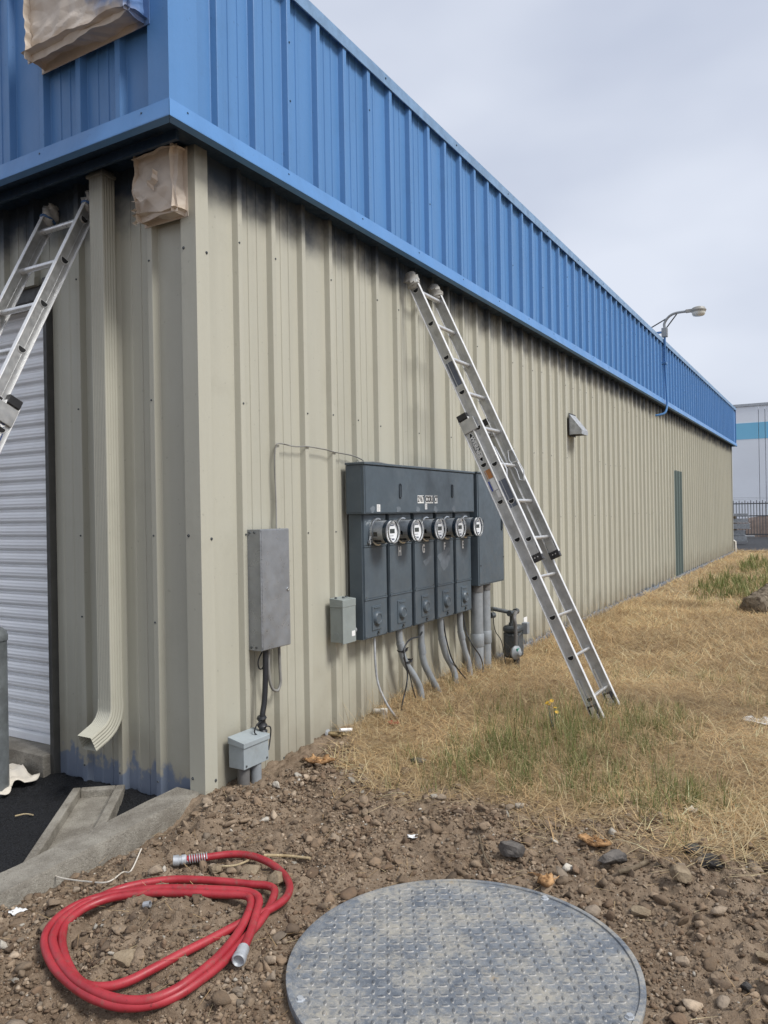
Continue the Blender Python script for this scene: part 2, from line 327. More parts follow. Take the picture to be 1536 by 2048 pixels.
MAT['cover'] = manhole_mat('dusty_cover', 0.92, 0.8); MAT['cover_lug'] = manhole_mat('worn_lug', 0.62, 0.45); MAT['lug_dust'] = worn('lug_dust', (0.36, 0.35, 0.33, 1), 0.8, 0, 0.35, 30)
def glass_mat():
    t = NT('meter_glass'); o = t.n['Material Output']; tr = t.n.new('ShaderNodeBsdfTransparent'); gl = t.n.new('ShaderNodeBsdfGlossy'); gl.inputs['Roughness'].default_value = 0.06
    fr = t.n.new('ShaderNodeFresnel'); fr.inputs['IOR'].default_value = 1.6; mx = t.n.new('ShaderNodeMixShader')
    t.l.new(fr.outputs[0], mx.inputs[0]); t.l.new(tr.outputs[0], mx.inputs[1]); t.l.new(gl.outputs[0], mx.inputs[2]); t.l.new(mx.outputs[0], o.inputs['Surface']); return t.m
MAT['glass'] = glass_mat()

# ------------------------------------------------------------------ mesh builder
WL = {}                                    # world position of every parent's origin
def V3(p): return np.array(p, float)
def nrm(v): v = V3(v); return v / (np.linalg.norm(v) or 1)
def frame(d):
    d = nrm(d); a = V3((0, 0, 1)) if abs(d[2]) < 0.9 else V3((1, 0, 0)); x = nrm(np.cross(a, d)); return x, np.cross(d, x)
class B:
    def __init__(s): s.v = []; s.f = []; s.mi = []
    def add(s, vs_, fs, m=0):
        o = len(s.v); s.v.extend([tuple(map(float, p)) for p in vs_]); s.f.extend([tuple(i + o for i in f) for f in fs]); s.mi.extend([m] * len(fs)); return s
    def hexa(s, p, m=0): return s.add(p, [(0, 3, 2, 1), (4, 5, 6, 7), (0, 1, 5, 4), (1, 2, 6, 5), (2, 3, 7, 6), (3, 0, 4, 7)], m)
    def box(s, lo, hi, m=0):
        (a, b, c), (d, e, f) = lo, hi
        return s.hexa([(a, b, c), (d, b, c), (d, e, c), (a, e, c), (a, b, f), (d, b, f), (d, e, f), (a, e, f)], m)
    def obox(s, c, ax, ay, az, m=0):       # centre and three half-axis vectors
        c, ax, ay, az = map(V3, (c, ax, ay, az))
        return s.hexa([c - ax - ay - az, c + ax - ay - az, c + ax + ay - az, c - ax + ay - az, c - ax - ay + az, c + ax - ay + az, c + ax + ay + az, c - ax + ay + az], m)
    def rings(s, rs, caps=True, closed=False, m=0):
        n = len(rs[0]); vs_ = [p for r in rs for p in r]; fs = []
        k = len(rs); lim = k if closed else k - 1
        for i in range(lim):
            a, b = i * n, ((i + 1) % k) * n
            for j in range(n): fs.append((a + j, a + (j + 1) % n, b + (j + 1) % n, b + j))
        if caps and not closed: fs += [tuple(range(n - 1, -1, -1)), tuple(range((k - 1) * n, k * n))]
        return s.add(vs_, fs, m)
    def lathe(s, p, axis, prof, n=16, m=0, caps=True):   # prof: (distance along axis, radius)
        p = V3(p); d = nrm(axis); x, y = frame(d); an = [2 * math.pi * j / n for j in range(n)]
        return s.rings([[p + d * t + (x * math.cos(a) + y * math.sin(a)) * max(r, 1e-4) for a in an] for t, r in prof], caps, False, m)
    def cyl(s, p0, p1, r0, r1=None, n=14, m=0):
        p0, p1 = V3(p0), V3(p1); return s.lathe(p0, p1 - p0, [(0, r0), (np.linalg.norm(p1 - p0), r0 if r1 is None else r1)], n, m)
    def tube(s, pts, r, n=8, m=0):
        pts = [V3(p) for p in pts]; k = len(pts); rr = r if hasattr(r, '__len__') else [r] * k; rs = []; x = None
        for i in range(k):
            d = nrm(pts[min(i + 1, k - 1)] - pts[max(i - 1, 0)])
            x = frame(d)[0] if x is None else nrm(x - d * (x @ d)); y = np.cross(d, x)
            rs.append([pts[i] + (x * math.cos(2 * math.pi * j / n) + y * math.sin(2 * math.pi * j / n)) * rr[i] for j in range(n)])
        return s.rings(rs, True, False, m)
    def extrude(s, poly, off, m=0): return s.rings([[V3(p) for p in poly], [V3(p) + V3(off) for p in poly]], True, False, m)
    def build(s, name, mat, parent=None, smooth=None, bevel=0.0, label=None, kind=None, origin=None):
        me = bpy.data.meshes.new(name); o = V3(origin) if origin is not None else (WL[parent.name] if parent else V3((0, 0, 0)))
        me.from_pydata([tuple(V3(p) - o) for p in s.v], [], s.f)
        mats = mat if isinstance(mat, (list, tuple)) else [mat]
        for mm in mats: me.materials.append(MAT[mm])
        if len(mats) > 1: me.polygons.foreach_set('material_index', s.mi)
        bm = bmesh.new(); bm.from_mesh(me); bmesh.ops.recalc_face_normals(bm, faces=bm.faces); bm.to_mesh(me); bm.free()
        if smooth: me.shade_smooth(); me.set_sharp_from_angle(angle=R(smooth))
        ob = bpy.data.objects.new(name, me); COL.objects.link(ob); ob.parent = parent
        if origin is not None: ob.location = o - (WL[parent.name] if parent else 0)
        WL[ob.name] = o
        if bevel:
            md = ob.modifiers.new('bevel', 'BEVEL'); md.width = bevel; md.segments = 2; md.limit_method = 'ANGLE'; md.angle_limit = R(40)
        if label: ob['label'] = label
        if kind: ob['kind'] = kind
        return ob
def thing(name, label, cat, loc, group=None):
    o = bpy.data.objects.new(name, None); COL.objects.link(o); o.location = loc; o['label'] = label; o['category'] = cat; o.empty_display_size = 0.1
    if group: o['group'] = group
    WL[o.name] = V3(loc); return o
def tag(o, label, cat, group=None):
    o['label'] = label; o['category'] = cat
    if group: o['group'] = group
    return o
def inst(ob, parent, loc):                 # another object sharing the mesh
    c = ob.copy(); COL.objects.link(c); c.parent = parent; c.location = loc; return c
def spline(pts, n=8):                      # Catmull-Rom through the points
    P = [V3(p) for p in pts]; P = [2 * P[0] - P[1]] + P + [2 * P[-1] - P[-2]]; out = []
    for i in range(1, len(P) - 2):
        for k in range(n):
            t = k / n; a, b, c, d = P[i - 1], P[i], P[i + 1], P[i + 2]
            out.append(0.5 * ((2 * b) + (c - a) * t + (2 * a - 5 * b + 4 * c - d) * t * t + (3 * b - a - 3 * c + d) * t ** 3))
    return out + [P[-2]]
def fast_mesh(name, verts, faces, mat, kind=None, tint=None, smooth=False, parent=None, grass=None):
    me = bpy.data.meshes.new(name); verts = np.asarray(verts, np.float32); faces = np.asarray(faces, np.int32); k = faces.shape[1]
    me.vertices.add(len(verts)); me.vertices.foreach_set('co', verts.ravel()); me.loops.add(faces.size); me.loops.foreach_set('vertex_index', faces.ravel())
    me.polygons.add(len(faces)); me.polygons.foreach_set('loop_start', np.arange(0, faces.size, k, dtype=np.int32))
    if smooth: me.polygons.foreach_set('use_smooth', np.ones(len(faces), bool))
    me.update(calc_edges=True); me.materials.append(MAT[mat])
    if tint is not None:
        a = me.attributes.new('tint', 'FLOAT_COLOR', 'POINT'); c = np.ones((len(verts), 4), np.float32); c[:, :3] = tint; a.data.foreach_set('color', c.ravel())
    if grass is not None:
        a = me.attributes.new('grass', 'FLOAT', 'POINT'); a.data.foreach_set('value', np.asarray(grass, np.float32))
    ob = bpy.data.objects.new(name, me); COL.objects.link(ob); ob.parent = parent
    if kind: ob['kind'] = kind
    return ob
def text_mesh(body, size, mat, name, parent, origin, ax, ay, depth=0.0008, squash=1.0, label=None):
    cu = bpy.data.curves.new('t', 'FONT'); cu.body = body; cu.size = size; cu.align_x = 'CENTER'; cu.align_y = 'CENTER'; cu.extrude = depth / 2; cu.resolution_u = 3; cu.offset = size * 0.045
    tmp = bpy.data.objects.new('t', cu); COL.objects.link(tmp); bpy.context.view_layer.update()
    me = bpy.data.meshes.new_from_object(tmp.evaluated_get(bpy.context.evaluated_depsgraph_get())); bpy.data.objects.remove(tmp); bpy.data.curves.remove(cu)
    ax, ay = nrm(ax), nrm(ay); az = np.cross(ax, ay); n = len(me.vertices); co = np.empty(n * 3); me.vertices.foreach_get('co', co); co = co.reshape(-1, 3)
    w = V3(origin) + co[:, :1] * squash * ax + co[:, 1:2] * ay + (co[:, 2:] + depth / 2) * az - (WL[parent.name] if parent else 0)
    me.vertices.foreach_set('co', w.ravel()); me.update(); me.materials.clear(); me.materials.append(MAT[mat]); me.name = name
    ob = bpy.data.objects.new(name, me); COL.objects.link(ob); ob.parent = parent
    if label: ob['label'] = label
    return ob

# ================================================================== THE SETTING
def axis(lo, hi, step, far_lo, far_hi, grow=1.13):
    a = list(np.arange(lo, hi + 1e-6, step)); s = step
    while a[-1] < far_hi: s *= grow; a.append(a[-1] + s)
    s = step; b = []; x = lo
    while x > far_lo: s *= grow; x -= s; b.append(x)
    return np.array(b[::-1] + a)
gx = axis(-0.12, 3.15, 0.0085, -260, 260); gy = axis(-1.75, 1.05, 0.0085, -120, 420, 1.10)
XX, YY = np.meshgrid(gx, gy); ZZ = terrain(XX, YY)
nx, ny = len(gx), len(gy)
ii = (np.arange(ny - 1)[:, None] * nx + np.arange(nx - 1)[None, :]).ravel()
ground = fast_mesh('ground', np.stack([XX.ravel(), YY.ravel(), ZZ.ravel()], 1), np.stack([ii, ii + 1, ii + nx + 1, ii + nx], 1), 'ground', 'structure', smooth=True, grass=grassness(XX, YY).ravel())

AZ = -0.125                                # asphalt level left of the kerb
ax_ = np.concatenate([np.linspace(-14, -2.2, 14), np.arange(-2.1, -0.125, 0.011)]); ay_ = np.concatenate([np.linspace(-14, -1.7, 12), np.arange(-1.6, 0.06, 0.011)])
AX, AY = np.meshgrid(ax_, ay_); heap = 0.055 * np.exp(-np.abs(AY) / 0.16) * sstep(-1.6, -1.15, AX)
AH = AZ + heap + 0.022 * fbm(AX, AY, 7, 4, 70) + 0.45 * clods(AX, AY, 0.045, 71, 0.55)
na, nb = len(ax_), len(ay_); jj = (np.arange(nb - 1)[:, None] * na + np.arange(na - 1)[None, :]).ravel()
fast_mesh('asphalt', np.stack([AX.ravel(), AY.ravel(), AH.ravel()], 1), np.stack([jj, jj + 1, jj + na + 1, jj + na], 1), 'asphalt', 'structure', smooth=True)
b = B(); b.box((-60, 25.35, -0.2), (60, 69.4, 0.0)); b.build('yard_pavement', 'asphalt_far', kind='structure')

# ================================================================== THE BUILDING
PITCH = 0.3048; LEN = 24.08
BX0, BY0 = 0.100, -0.270
bld = thing('metal_building', 'long ribbed metal building, tan walls under a bright blue fascia', 'building', (-4.0, 12.0, 0.0))
def rib_profile(n, off, hgt=0.038, top=0.032, foot=0.014):     # (along, outward) for a sheet n ribs wide; first rib's near top corner at off
    pts = [(0.0, 0.0)]
    for k in range(n):
        c = off + k * PITCH                                       # near top corner of the rib
        pts += [(c - foot - 0.004, 0.0), (c - foot, 0.0015), (c - 0.003, hgt - 0.002), (c, hgt), (c + top, hgt), (c + top + 0.003, hgt - 0.002), (c + top + foot, 0.0015), (c + top + foot + 0.004, 0.0)]
        for mpos in (0.115, 0.195):
            q = c + top * 0.5 + mpos
            if q + 0.02 < n * PITCH: pts += [(q - 0.012, 0.0), (q - 0.0090, 0.0045), (q + 0.0090, 0.0045), (q + 0.012, 0.0)]
    pts.append((n * PITCH - 0.0006, 0.0)); return pts
def sheet(prof, P0, along, out, z0, z1, thick=0.0012, flip=False):
    b_ = B(); P0, along, out = V3(P0), V3(along), V3(out); P0 = P0 - out * 0.006
    n = len(prof); f = [P0 + along * a + out * o for a, o in prof]; g = [p - out * thick * 3 for p in f]; up = V3((0, 0, 1))
    vs_ = [p + up * z0 for p in f] + [p + up * z1 for p in f] + [p + up * z0 for p in g] + [p + up * z1 for p in g]; fs = []
    for i in range(n - 1):
        fs += [(i, i + 1, n + i + 1, n + i), (2 * n + i, 3 * n + i, 3 * n + i + 1, 2 * n + i + 1), (i, 2 * n + i, 2 * n + i + 1, i + 1), (n + i, n + i + 1, 3 * n + i + 1, 3 * n + i)]
    fs += [(0, n, 3 * n, 2 * n), (n - 1, 3 * n - 1, 4 * n - 1, 2 * n - 1)]
    return b_.add(vs_, fs)
# side wall: 3-rib sheets, rib tops on x = 0
WT = 3.47
def tile_sheets(name, prof, start, along, out, z0, z1, mat, n_sheets, skip=()):
    along = V3(along); first = sheet(prof, start, along, out, z0, z1).build(name, mat, bld, origin=start)
    for k in range(1, n_sheets):
        if k in skip: continue
        inst(first, bld, V3(start) + along * (k * 3 * PITCH) - WL[bld.name])
    return first
y_off = 0.338 - 0.105
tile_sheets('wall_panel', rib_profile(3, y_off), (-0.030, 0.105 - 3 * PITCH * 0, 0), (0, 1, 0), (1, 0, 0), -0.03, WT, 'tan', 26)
# last part-sheet to the far corner and the first strip behind the corner trim
b = B(); b.box((-0.034, 0.0, -0.06), (-0.0305, 0.1045, WT)); b.build('wall_strip', 'tan', bld)
ye = 0.105 + 26 * 3 * PITCH
b = B(); b.box((-0.034, ye, -0.03), (-0.028, LEN + 0.02, WT)); b.build('wall_strip', 'tan', bld)
# front wall: sheets between the garage opening (x = -1.25) and the corner, rib tops on y = 0
JX = -1.255
prof = rib_profile(3, 0.270 - 0.0); fr_start = V3((-0.060, 0.030, 0))
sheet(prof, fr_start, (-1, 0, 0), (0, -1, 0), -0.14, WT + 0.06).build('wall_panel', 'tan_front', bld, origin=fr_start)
pf2 = [p for p in rib_profile(1, 0.270) if p[0] < 0.272 + 0.07][:]; pf2 = [(a, o) for a, o in rib_profile(1, 0.27) if a <= 0.2815 + 0.0]
pf2 = [(0, 0), (0.09, 0), (0.098, 0.0042), (0.114, 0.0042), (0.12, 0), (0.18, 0), (0.188, 0.0042), (0.204, 0.0042), (0.21, 0), (-0.060 - 3 * PITCH - JX - 0.004, 0)]
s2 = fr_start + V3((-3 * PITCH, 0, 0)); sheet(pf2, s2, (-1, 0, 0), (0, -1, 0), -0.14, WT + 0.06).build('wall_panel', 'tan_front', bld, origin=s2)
# header above the garage door and the wall beyond it
GTOP = 2.93
s3 = V3((JX, 0.030, 0)); prof3 = rib_profile(3, 0.10)
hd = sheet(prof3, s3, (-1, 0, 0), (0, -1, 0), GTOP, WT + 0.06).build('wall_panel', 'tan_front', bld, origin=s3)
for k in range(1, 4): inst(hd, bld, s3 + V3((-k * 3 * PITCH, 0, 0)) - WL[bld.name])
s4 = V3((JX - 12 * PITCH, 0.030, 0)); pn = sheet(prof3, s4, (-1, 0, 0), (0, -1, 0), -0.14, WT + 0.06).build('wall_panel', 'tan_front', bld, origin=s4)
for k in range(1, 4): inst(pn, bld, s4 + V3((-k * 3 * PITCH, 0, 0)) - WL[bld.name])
# corner trim: an L of folded sheet over the ribs
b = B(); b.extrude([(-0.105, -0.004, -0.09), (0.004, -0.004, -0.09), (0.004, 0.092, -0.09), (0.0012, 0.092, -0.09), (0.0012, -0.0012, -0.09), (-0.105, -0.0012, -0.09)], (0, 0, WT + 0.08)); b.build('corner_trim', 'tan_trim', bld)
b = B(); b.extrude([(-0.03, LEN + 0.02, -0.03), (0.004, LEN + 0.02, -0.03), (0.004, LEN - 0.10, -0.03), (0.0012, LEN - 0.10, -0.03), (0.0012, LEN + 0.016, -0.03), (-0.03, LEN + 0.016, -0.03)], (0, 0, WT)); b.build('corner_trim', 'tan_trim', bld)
# plain far, left and inner faces, roof
b = B(); b.box((-10.6, LEN - 0.02, -0.1), (-0.036, LEN + 0.015, 4.45)); b.build('rear_wall', 'tan_trim', bld)
b = B(); b.box((-10.65, 0.04, -0.15), (-10.6, LEN, 4.45)); b.build('far_side_wall', 'tan_trim', bld)
b = B(); b.box((-10.6, BY0 + 0.035, 4.40), (BX0 - 0.035, LEN + 0.03, 4.43)); b.build('roof', 'roof', bld)
# blue fascia
BX0, BY0, BZ0, BZ1 = 0.100, -0.270, 3.50, 4.62                    # flats of the fascia
BE = LEN + 0.06; FY0 = -0.105
tile_sheets('fascia_panel', rib_profile(3, 0.0458 - FY0), (BX0, FY0, 0), (0, 1, 0), (1, 0, 0), BZ0, BZ1, 'blue', 26)
b = B(); b.box((BX0 - 0.004, BY0 + 0.0, BZ0), (BX0 - 0.0005, FY0 - 0.0005, BZ1)); b.build('fascia_strip', 'blue', bld)
yb_ = FY0 + 26 * 3 * PITCH
b = B(); b.box((BX0 - 0.004, yb_, BZ0), (BX0 + 0.002, BE, BZ1)); b.build('fascia_strip', 'blue', bld)
fs0 = V3((BX0 - 0.10, BY0, 0))
fp = sheet(rib_profile(3, 0.217 - 0.0), fs0, (-1, 0, 0), (0, -1, 0), BZ0, BZ1).build('fascia_panel', 'blue', bld, origin=fs0)
for k in range(1, 8): inst(fp, bld, fs0 + V3((-k * 3 * PITCH, 0, 0)) - WL[bld.name])
# corner trim of the fascia
co = 0.033
b = B(); b.extrude([(BX0 + co, BY0 - co, BZ0), (BX0 + co, BY0 + 0.165, BZ0), (BX0 + co - 0.002, BY0 + 0.165, BZ0), (BX0 + co - 0.002, BY0 - co + 0.002, BZ0), (BX0 - 0.11, BY0 - co + 0.002, BZ0), (BX0 - 0.11, BY0 - co, BZ0)], (0, 0, BZ1 - BZ0)); b.build('fascia_corner_trim', 'blue_trim', bld)
# sloped drip lip along the bottom, mitred at the corner
LZ1, LZ0 = 3.525, 3.425
def lip(a0, b0, out_is_x):
    b_ = B()
    if out_is_x: ends = ((BY0 - 0.06, BY0 - 0.015), (BE, BE))
    ring = []
    return b_
def lip_ring(k):                            # profile at the mitre; k = outward offset from the flats, z
    return k
prof_l = [(0.036, LZ1), (0.058, LZ0 + 0.006), (0.058, LZ0), (0.010, LZ0 - 0.004), (0.010, LZ0 + 0.004), (0.050, LZ0 + 0.010), (0.034, LZ1 - 0.002)]
b = B(); b.rings([[(BX0 + o, BY0 - o + 0.0015, z) for o, z in prof_l], [(BX0 + o, 8.0, z) for o, z in prof_l]]); b.build('drip_lip', 'blue_trim', bld)
for y0_, y1_ in ((8.004, 16.0), (16.004, BE)):
    b = B(); b.rings([[(BX0 + o, y0_, z) for o, z in prof_l], [(BX0 + o, y1_, z) for o, z in prof_l]]); b.build('drip_lip', 'blue_trim', bld)
b = B(); b.rings([[(BX0 + o - 0.0015, BY0 - o, z) for o, z in prof_l], [(-7.2, BY0 - o, z) for o, z in prof_l]]); b.build('drip_lip', 'blue_trim', bld)
# soffit boards and the inner closure
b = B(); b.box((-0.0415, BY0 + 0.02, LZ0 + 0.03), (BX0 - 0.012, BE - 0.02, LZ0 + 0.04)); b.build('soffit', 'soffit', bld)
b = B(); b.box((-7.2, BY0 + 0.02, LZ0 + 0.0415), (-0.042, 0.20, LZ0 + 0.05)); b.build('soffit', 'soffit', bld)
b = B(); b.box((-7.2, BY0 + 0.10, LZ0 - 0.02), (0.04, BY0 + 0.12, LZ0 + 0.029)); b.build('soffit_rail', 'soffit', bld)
# coping along the top
prof_c = [(0.036, 4.575), (0.043, 4.575), (0.046, 4.655), (-0.12, 4.675), (-0.12, 4.66), (0.036, 4.645)]
b = B(); b.rings([[(BX0 + o, BY0 - max(o, 0), z) for o, z in prof_c], [(BX0 + o, BE + 0.01, z) for o, z in prof_c]]); b.build('coping', 'coping', bld)
b = B(); b.rings([[(BX0 - 0.002, BY0 - o, z) for o, z in prof_c], [(-7.2, BY0 - o, z) for o, z in prof_c]]); b.build('coping', 'coping', bld)
b = B(); b.box((-7.2, BE - 0.01, LZ0), (BX0 + 0.03, BE + 0.004, 4.62)); b.build('fascia_return', 'blue', bld)
# screws on ribs and trims
b = B()
def screw(p, d, r=0.0062): b.lathe(p, d, [(0, r * 1.5), (0.0015, r * 1.5), (0.002, r), (0.006, r * 0.9)], 6)
for k in range(0, 40):
    yy = 0.338 + k * PITCH + 0.017
    for z in (0.03, 1.38, 2.14, 3.05):
        if random.random() < 0.55: screw((0.0, yy + random.uniform(-0.012, 0.012), z + random.uniform(-0.02, 0.02)), (1, 0, 0))
for z in (0.06, 1.36, 2.9): screw((0.004, 0.075, z), (1, 0, 0)); screw((-0.085, -0.004, z + 0.02), (0, -1, 0))
for xx in (-0.34, -0.645, -0.95):
    for z in (0.02, 0.9, 1.38, 2.13, 2.9): screw((xx - 0.01, 0.0 if xx != -0.34 else 0.0, z), (0, -1, 0))
b.build('screws', 'iron', bld, kind='stuff')
b = B()
for k in range(14): screw((BX0 + 0.040, BY0 + 0.08 + k * 3 * PITCH * 0.9, LZ1 - 0.03), (1, 0, 0.25), 0.006)
for k in range(5): screw((-0.05 - k * 0.8, BY0 - 0.040, LZ1 - 0.03), (0, -1, 0.25), 0.006)
for k in range(16):
    for z in (3.95, 4.30):
        if random.random() < 0.6: screw((BX0 + 0.030, 0.0458 + 0.017 + (3 * k + 2) * PITCH, z), (1, 0, 0), 0.006)
for k in range(20): screw((BX0 + 0.044, 0.6 + k * 1.2, 4.62), (1, 0, 0), 0.006)
b.build('fascia_screws', 'meter_dark', bld, kind='stuff')
# base flashing strip along the side wall
b = B(); b.box((-0.028, 0.10, -0.10), (0.010, LEN, -0.032)); b.build('base_flashing', 'galv', bld)
b = B(); rr = []
for i in range(140):
    yy = 4.0 + i * (LEN - 4.05) / 139; hh = .045 + .03 * (vnoise(np.array([yy * 3.3]), np.array([.5]), 15)[0] - .5) + .02 * (i % 2)
    rr.append([(0.003, yy, -.03), (0.014, yy, -.03), (0.010, yy, hh), (0.003, yy, hh + .004)])
b.rings(rr); b.build('base_closure', 'base_grey', bld)
# green panel on the far part of the side wall
gy0 = float(PX(1348, 1000)[1]); s5 = V3((-0.0255, 13.82, 0))
gp = rib_profile(3, (0.338 + 45 * PITCH) - 13.82); sheet(gp, V3((-0.027, 13.82, 0)), (0, 1, 0), (1, 0, 0), -0.02, 2.27).build('green_panel', 'green', bld, label='green ribbed panel, tall and narrow, set in the tan wall', origin=s5)
# ---- garage door
gd = B(); gd.box((JX - 3.66, 0.150, 0.0), (JX - 0.02, 0.170, GTOP)); gdoor = gd.build('garage_door', 'door_white', bld, label='white slatted roll-up garage door')
SP = 0.0905; zt = 0.095; first = None
def slat_profile():
    p = []
    for i in range(25):
        t = i / 24; z = t * (SP - 0.004)
        o = 0.012 + 0.010 * math.sin(math.pi * min(1, t * 1.15)) + 0.0013 * math.cos(t * math.pi * 8)
        if t < 0.13: o -= 0.014 * (1 - t / 0.13)
        p.append((o, z))
    return p
spf = slat_profile()
while zt + SP < GTOP + 0.02:
    if first is None:
        b = B(); ring = [(JX - 0.012, 0.150 - o, zt + z) for o, z in spf] + [(JX - 0.012, 0.1495, zt + SP - 0.004), (JX - 0.012, 0.1495, zt)]
        b.extrude(ring, (-3.64, 0, 0)); first = b.build('slat', 'door_white', gdoor, origin=(JX - 0.012, 0.15, zt), smooth=50); z0_ = zt
    else: inst(first, gdoor, V3((JX - 0.012, 0.15, zt)) - WL[gdoor.name])
    zt += SP
b = B(); b.box((JX - 3.64, 0.105, 0.045), (JX - 0.012, 0.149, 0.094)); b.build('bottom_bar', 'door_white', gdoor, bevel=0.004)
b = B(); b.box((JX - 0.010, -0.012, -0.12), (JX + 0.022, 0.155, GTOP + 0.03)); b.build('door_jamb', 'jamb', bld, bevel=0.002)
b = B(); b.box((JX - 3.70, 0.002, GTOP - 0.09), (JX - 0.011, 0.148, GTOP - 0.005)); b.build('door_head', 'jamb', bld)
b = B(); b.hexa([(JX - 3.7, -0.03, GTOP - 0.01), (JX - 0.06, -0.03, GTOP - 0.01), (JX - 0.06, 0.0, GTOP - 0.01), (JX - 3.7, 0.0, GTOP - 0.01), (JX - 3.7, -0.03, GTOP + 0.035), (JX - 0.06, -0.03, GTOP + 0.035), (JX - 0.06, 0.0, GTOP + 0.05), (JX - 3.7, 0.0, GTOP + 0.05)]); b.build('head_flashing', 'tan_trim', bld)
b = B(); b.box((JX - 3.7, -0.06, -0.16), (JX - 0.012, 0.30, 0.044)); b.build('threshold', 'concrete', bld, bevel=0.006)
b = B(); b.box((JX - 3.9, 0.42, 0.0), (JX + 0.8, 0.43, 3.2)); b.build('inner_curtain', 'jamb', bld)

# ================================================================== kerb, splash block, bollard, cloth
kd = nrm((0.071, -1.0, 0)); kn = V3((kd[1] * -1, kd[0], 0)) * -1
b = B(); kp0 = V3((-0.125, -0.008, 0)); rr = []
kprof = [(-0.082, -0.30), (0.085, -0.30), (0.085, -0.006), (0.078, 0.006), (-0.070, 0.010), (-0.082, -0.002)]
kn = V3((1, 0.071, 0)); kn = kn / np.linalg.norm(kn)
for i in range(60):
    s_ = i * 0.055; c = kp0 + kd * s_; w = 0.004 * (vnoise(np.array([s_ * 9]), np.array([0.3]), 5)[0] - 0.5); rr.append([c + kn * (o + w * (1 if o > 0 else -1)) + V3((0, 0, z + 0.010 + w * 1.2 - 0.008 * s_)) for o, z in kprof])
b.rings(rr); tag(b.build('concrete_kerb', 'concrete', smooth=35), 'low weathered concrete kerb running out from the building corner', 'kerb')

sb_d = nrm((0.63, -0.77, 0)); sb_n = V3((0.77, 0.63, 0))
sblk = thing('splash_block', 'shallow concrete splash trough on the asphalt below the downspout', 'splash block', (-0.55, -0.45, AZ))
A0 = V3((-0.83, -0.185, 0)); sz0, sz1 = AZ - 0.01, -0.035
def kerb_hit(p):                              # run along sb_d until the kerb face
    for i in range(400):
        q = p + sb_d * (i * 0.003); rel = q - kp0
        if rel @ kn > -0.090: return q
    return q
def sb_wall(o0, o1, name):
    a, c = A0 + sb_n * o0, A0 + sb_n * o1; a1, c1 = kerb_hit(a), kerb_hit(c); up = lambda p, z: (p[0], p[1], z); b_ = B()
    b_.hexa([up(a, sz0), up(c, sz0), up(c1, sz0), up(a1, sz0), up(a, sz1), up(c, sz1), up(c1, sz1 - 0.015), up(a1, sz1 - 0.015)]); b_.build(name, 'concrete', sblk, bevel=0.007)
sb_wall(0, 0.045, 'side_wall'); sb_wall(0.235, 0.285, 'side_wall')
a, c = A0 + sb_n * 0.046, A0 + sb_n * 0.234; e = A0 + sb_d * 0.035
b = B(); b.hexa([tuple(a[:2]) + (sz0,), tuple(c[:2]) + (sz0,), tuple((c + sb_d * .035)[:2]) + (sz0,), tuple((a + sb_d * .035)[:2]) + (sz0,), tuple(a[:2]) + (sz1,), tuple(c[:2]) + (sz1,), tuple((c + sb_d * .035)[:2]) + (sz1 - .008,), tuple((a + sb_d * .035)[:2]) + (sz1 - .008,)]); b.build('end_wall', 'concrete', sblk, bevel=0.006)
a, c = a + sb_d * .036, c + sb_d * .036; a1, c1 = kerb_hit(a), kerb_hit(c)
b = B(); b.hexa([tuple(a[:2]) + (sz0,), tuple(c[:2]) + (sz0,), tuple(c1[:2]) + (sz0,), tuple(a1[:2]) + (sz0,), tuple(a[:2]) + (sz1 - .050,), tuple(c[:2]) + (sz1 - .050,), tuple(c1[:2]) + (sz1 - .066,), tuple(a1[:2]) + (sz1 - .066,)]); b.build('trough_floor', 'concrete', sblk)

bp = PZ(-10, 1592, AZ); bol = thing('bollard', 'grey steel bollard with domed cap in front of the garage door', 'bollard', (bp[0], bp[1], AZ))
b = B(); b.lathe((bp[0], bp[1], AZ - 0.05), (0, 0, 1), [(0, .078), (0.97, .078)], 28); b.build('post', 'bollard', bol, smooth=40)
b = B(); b.lathe((bp[0], bp[1], AZ + 0.905), (0, 0, 1), [(0, .083), (0.03, .084), (0.036, .080), (.055, .072), (.073, .052), (.083, .026), (.086, .002)], 28); b.build('cap', 'bollard', bol, smooth=50)

# drop cloth
n_ = 26; c0 = PZ(-70, 1500, AZ); vs_ = []; fs = []
for i in range(n_):
    for j in range(n_):
        u = i / (n_ - 1); w = j / (n_ - 1); x = -2.05 + 0.80 * u + 0.04 * math.sin(w * 9); y = -0.36 + 0.27 * w + 0.03 * math.sin(u * 11 + 1)
        z = AZ + 0.032 + 0.035 * abs(fbm(np.array([x]), np.array([y]), 9, 3, 90)[0]) * 4 + 0.03 * w
        vs_.append((x, y, z))
for i in range(n_ - 1):
    for j in range(n_ - 1): a = i * n_ + j; fs.append((a, a + n_, a + n_ + 1, a + 1))
b = B(); b.add(vs_, fs); cl = b.build('drop_cloth', 'cloth', smooth=60); sm = cl.modifiers.new('s', 'SOLIDIFY'); sm.thickness = 0.004
tag(cl, 'crumpled beige drop cloth on the asphalt at the garage threshold', 'cloth')

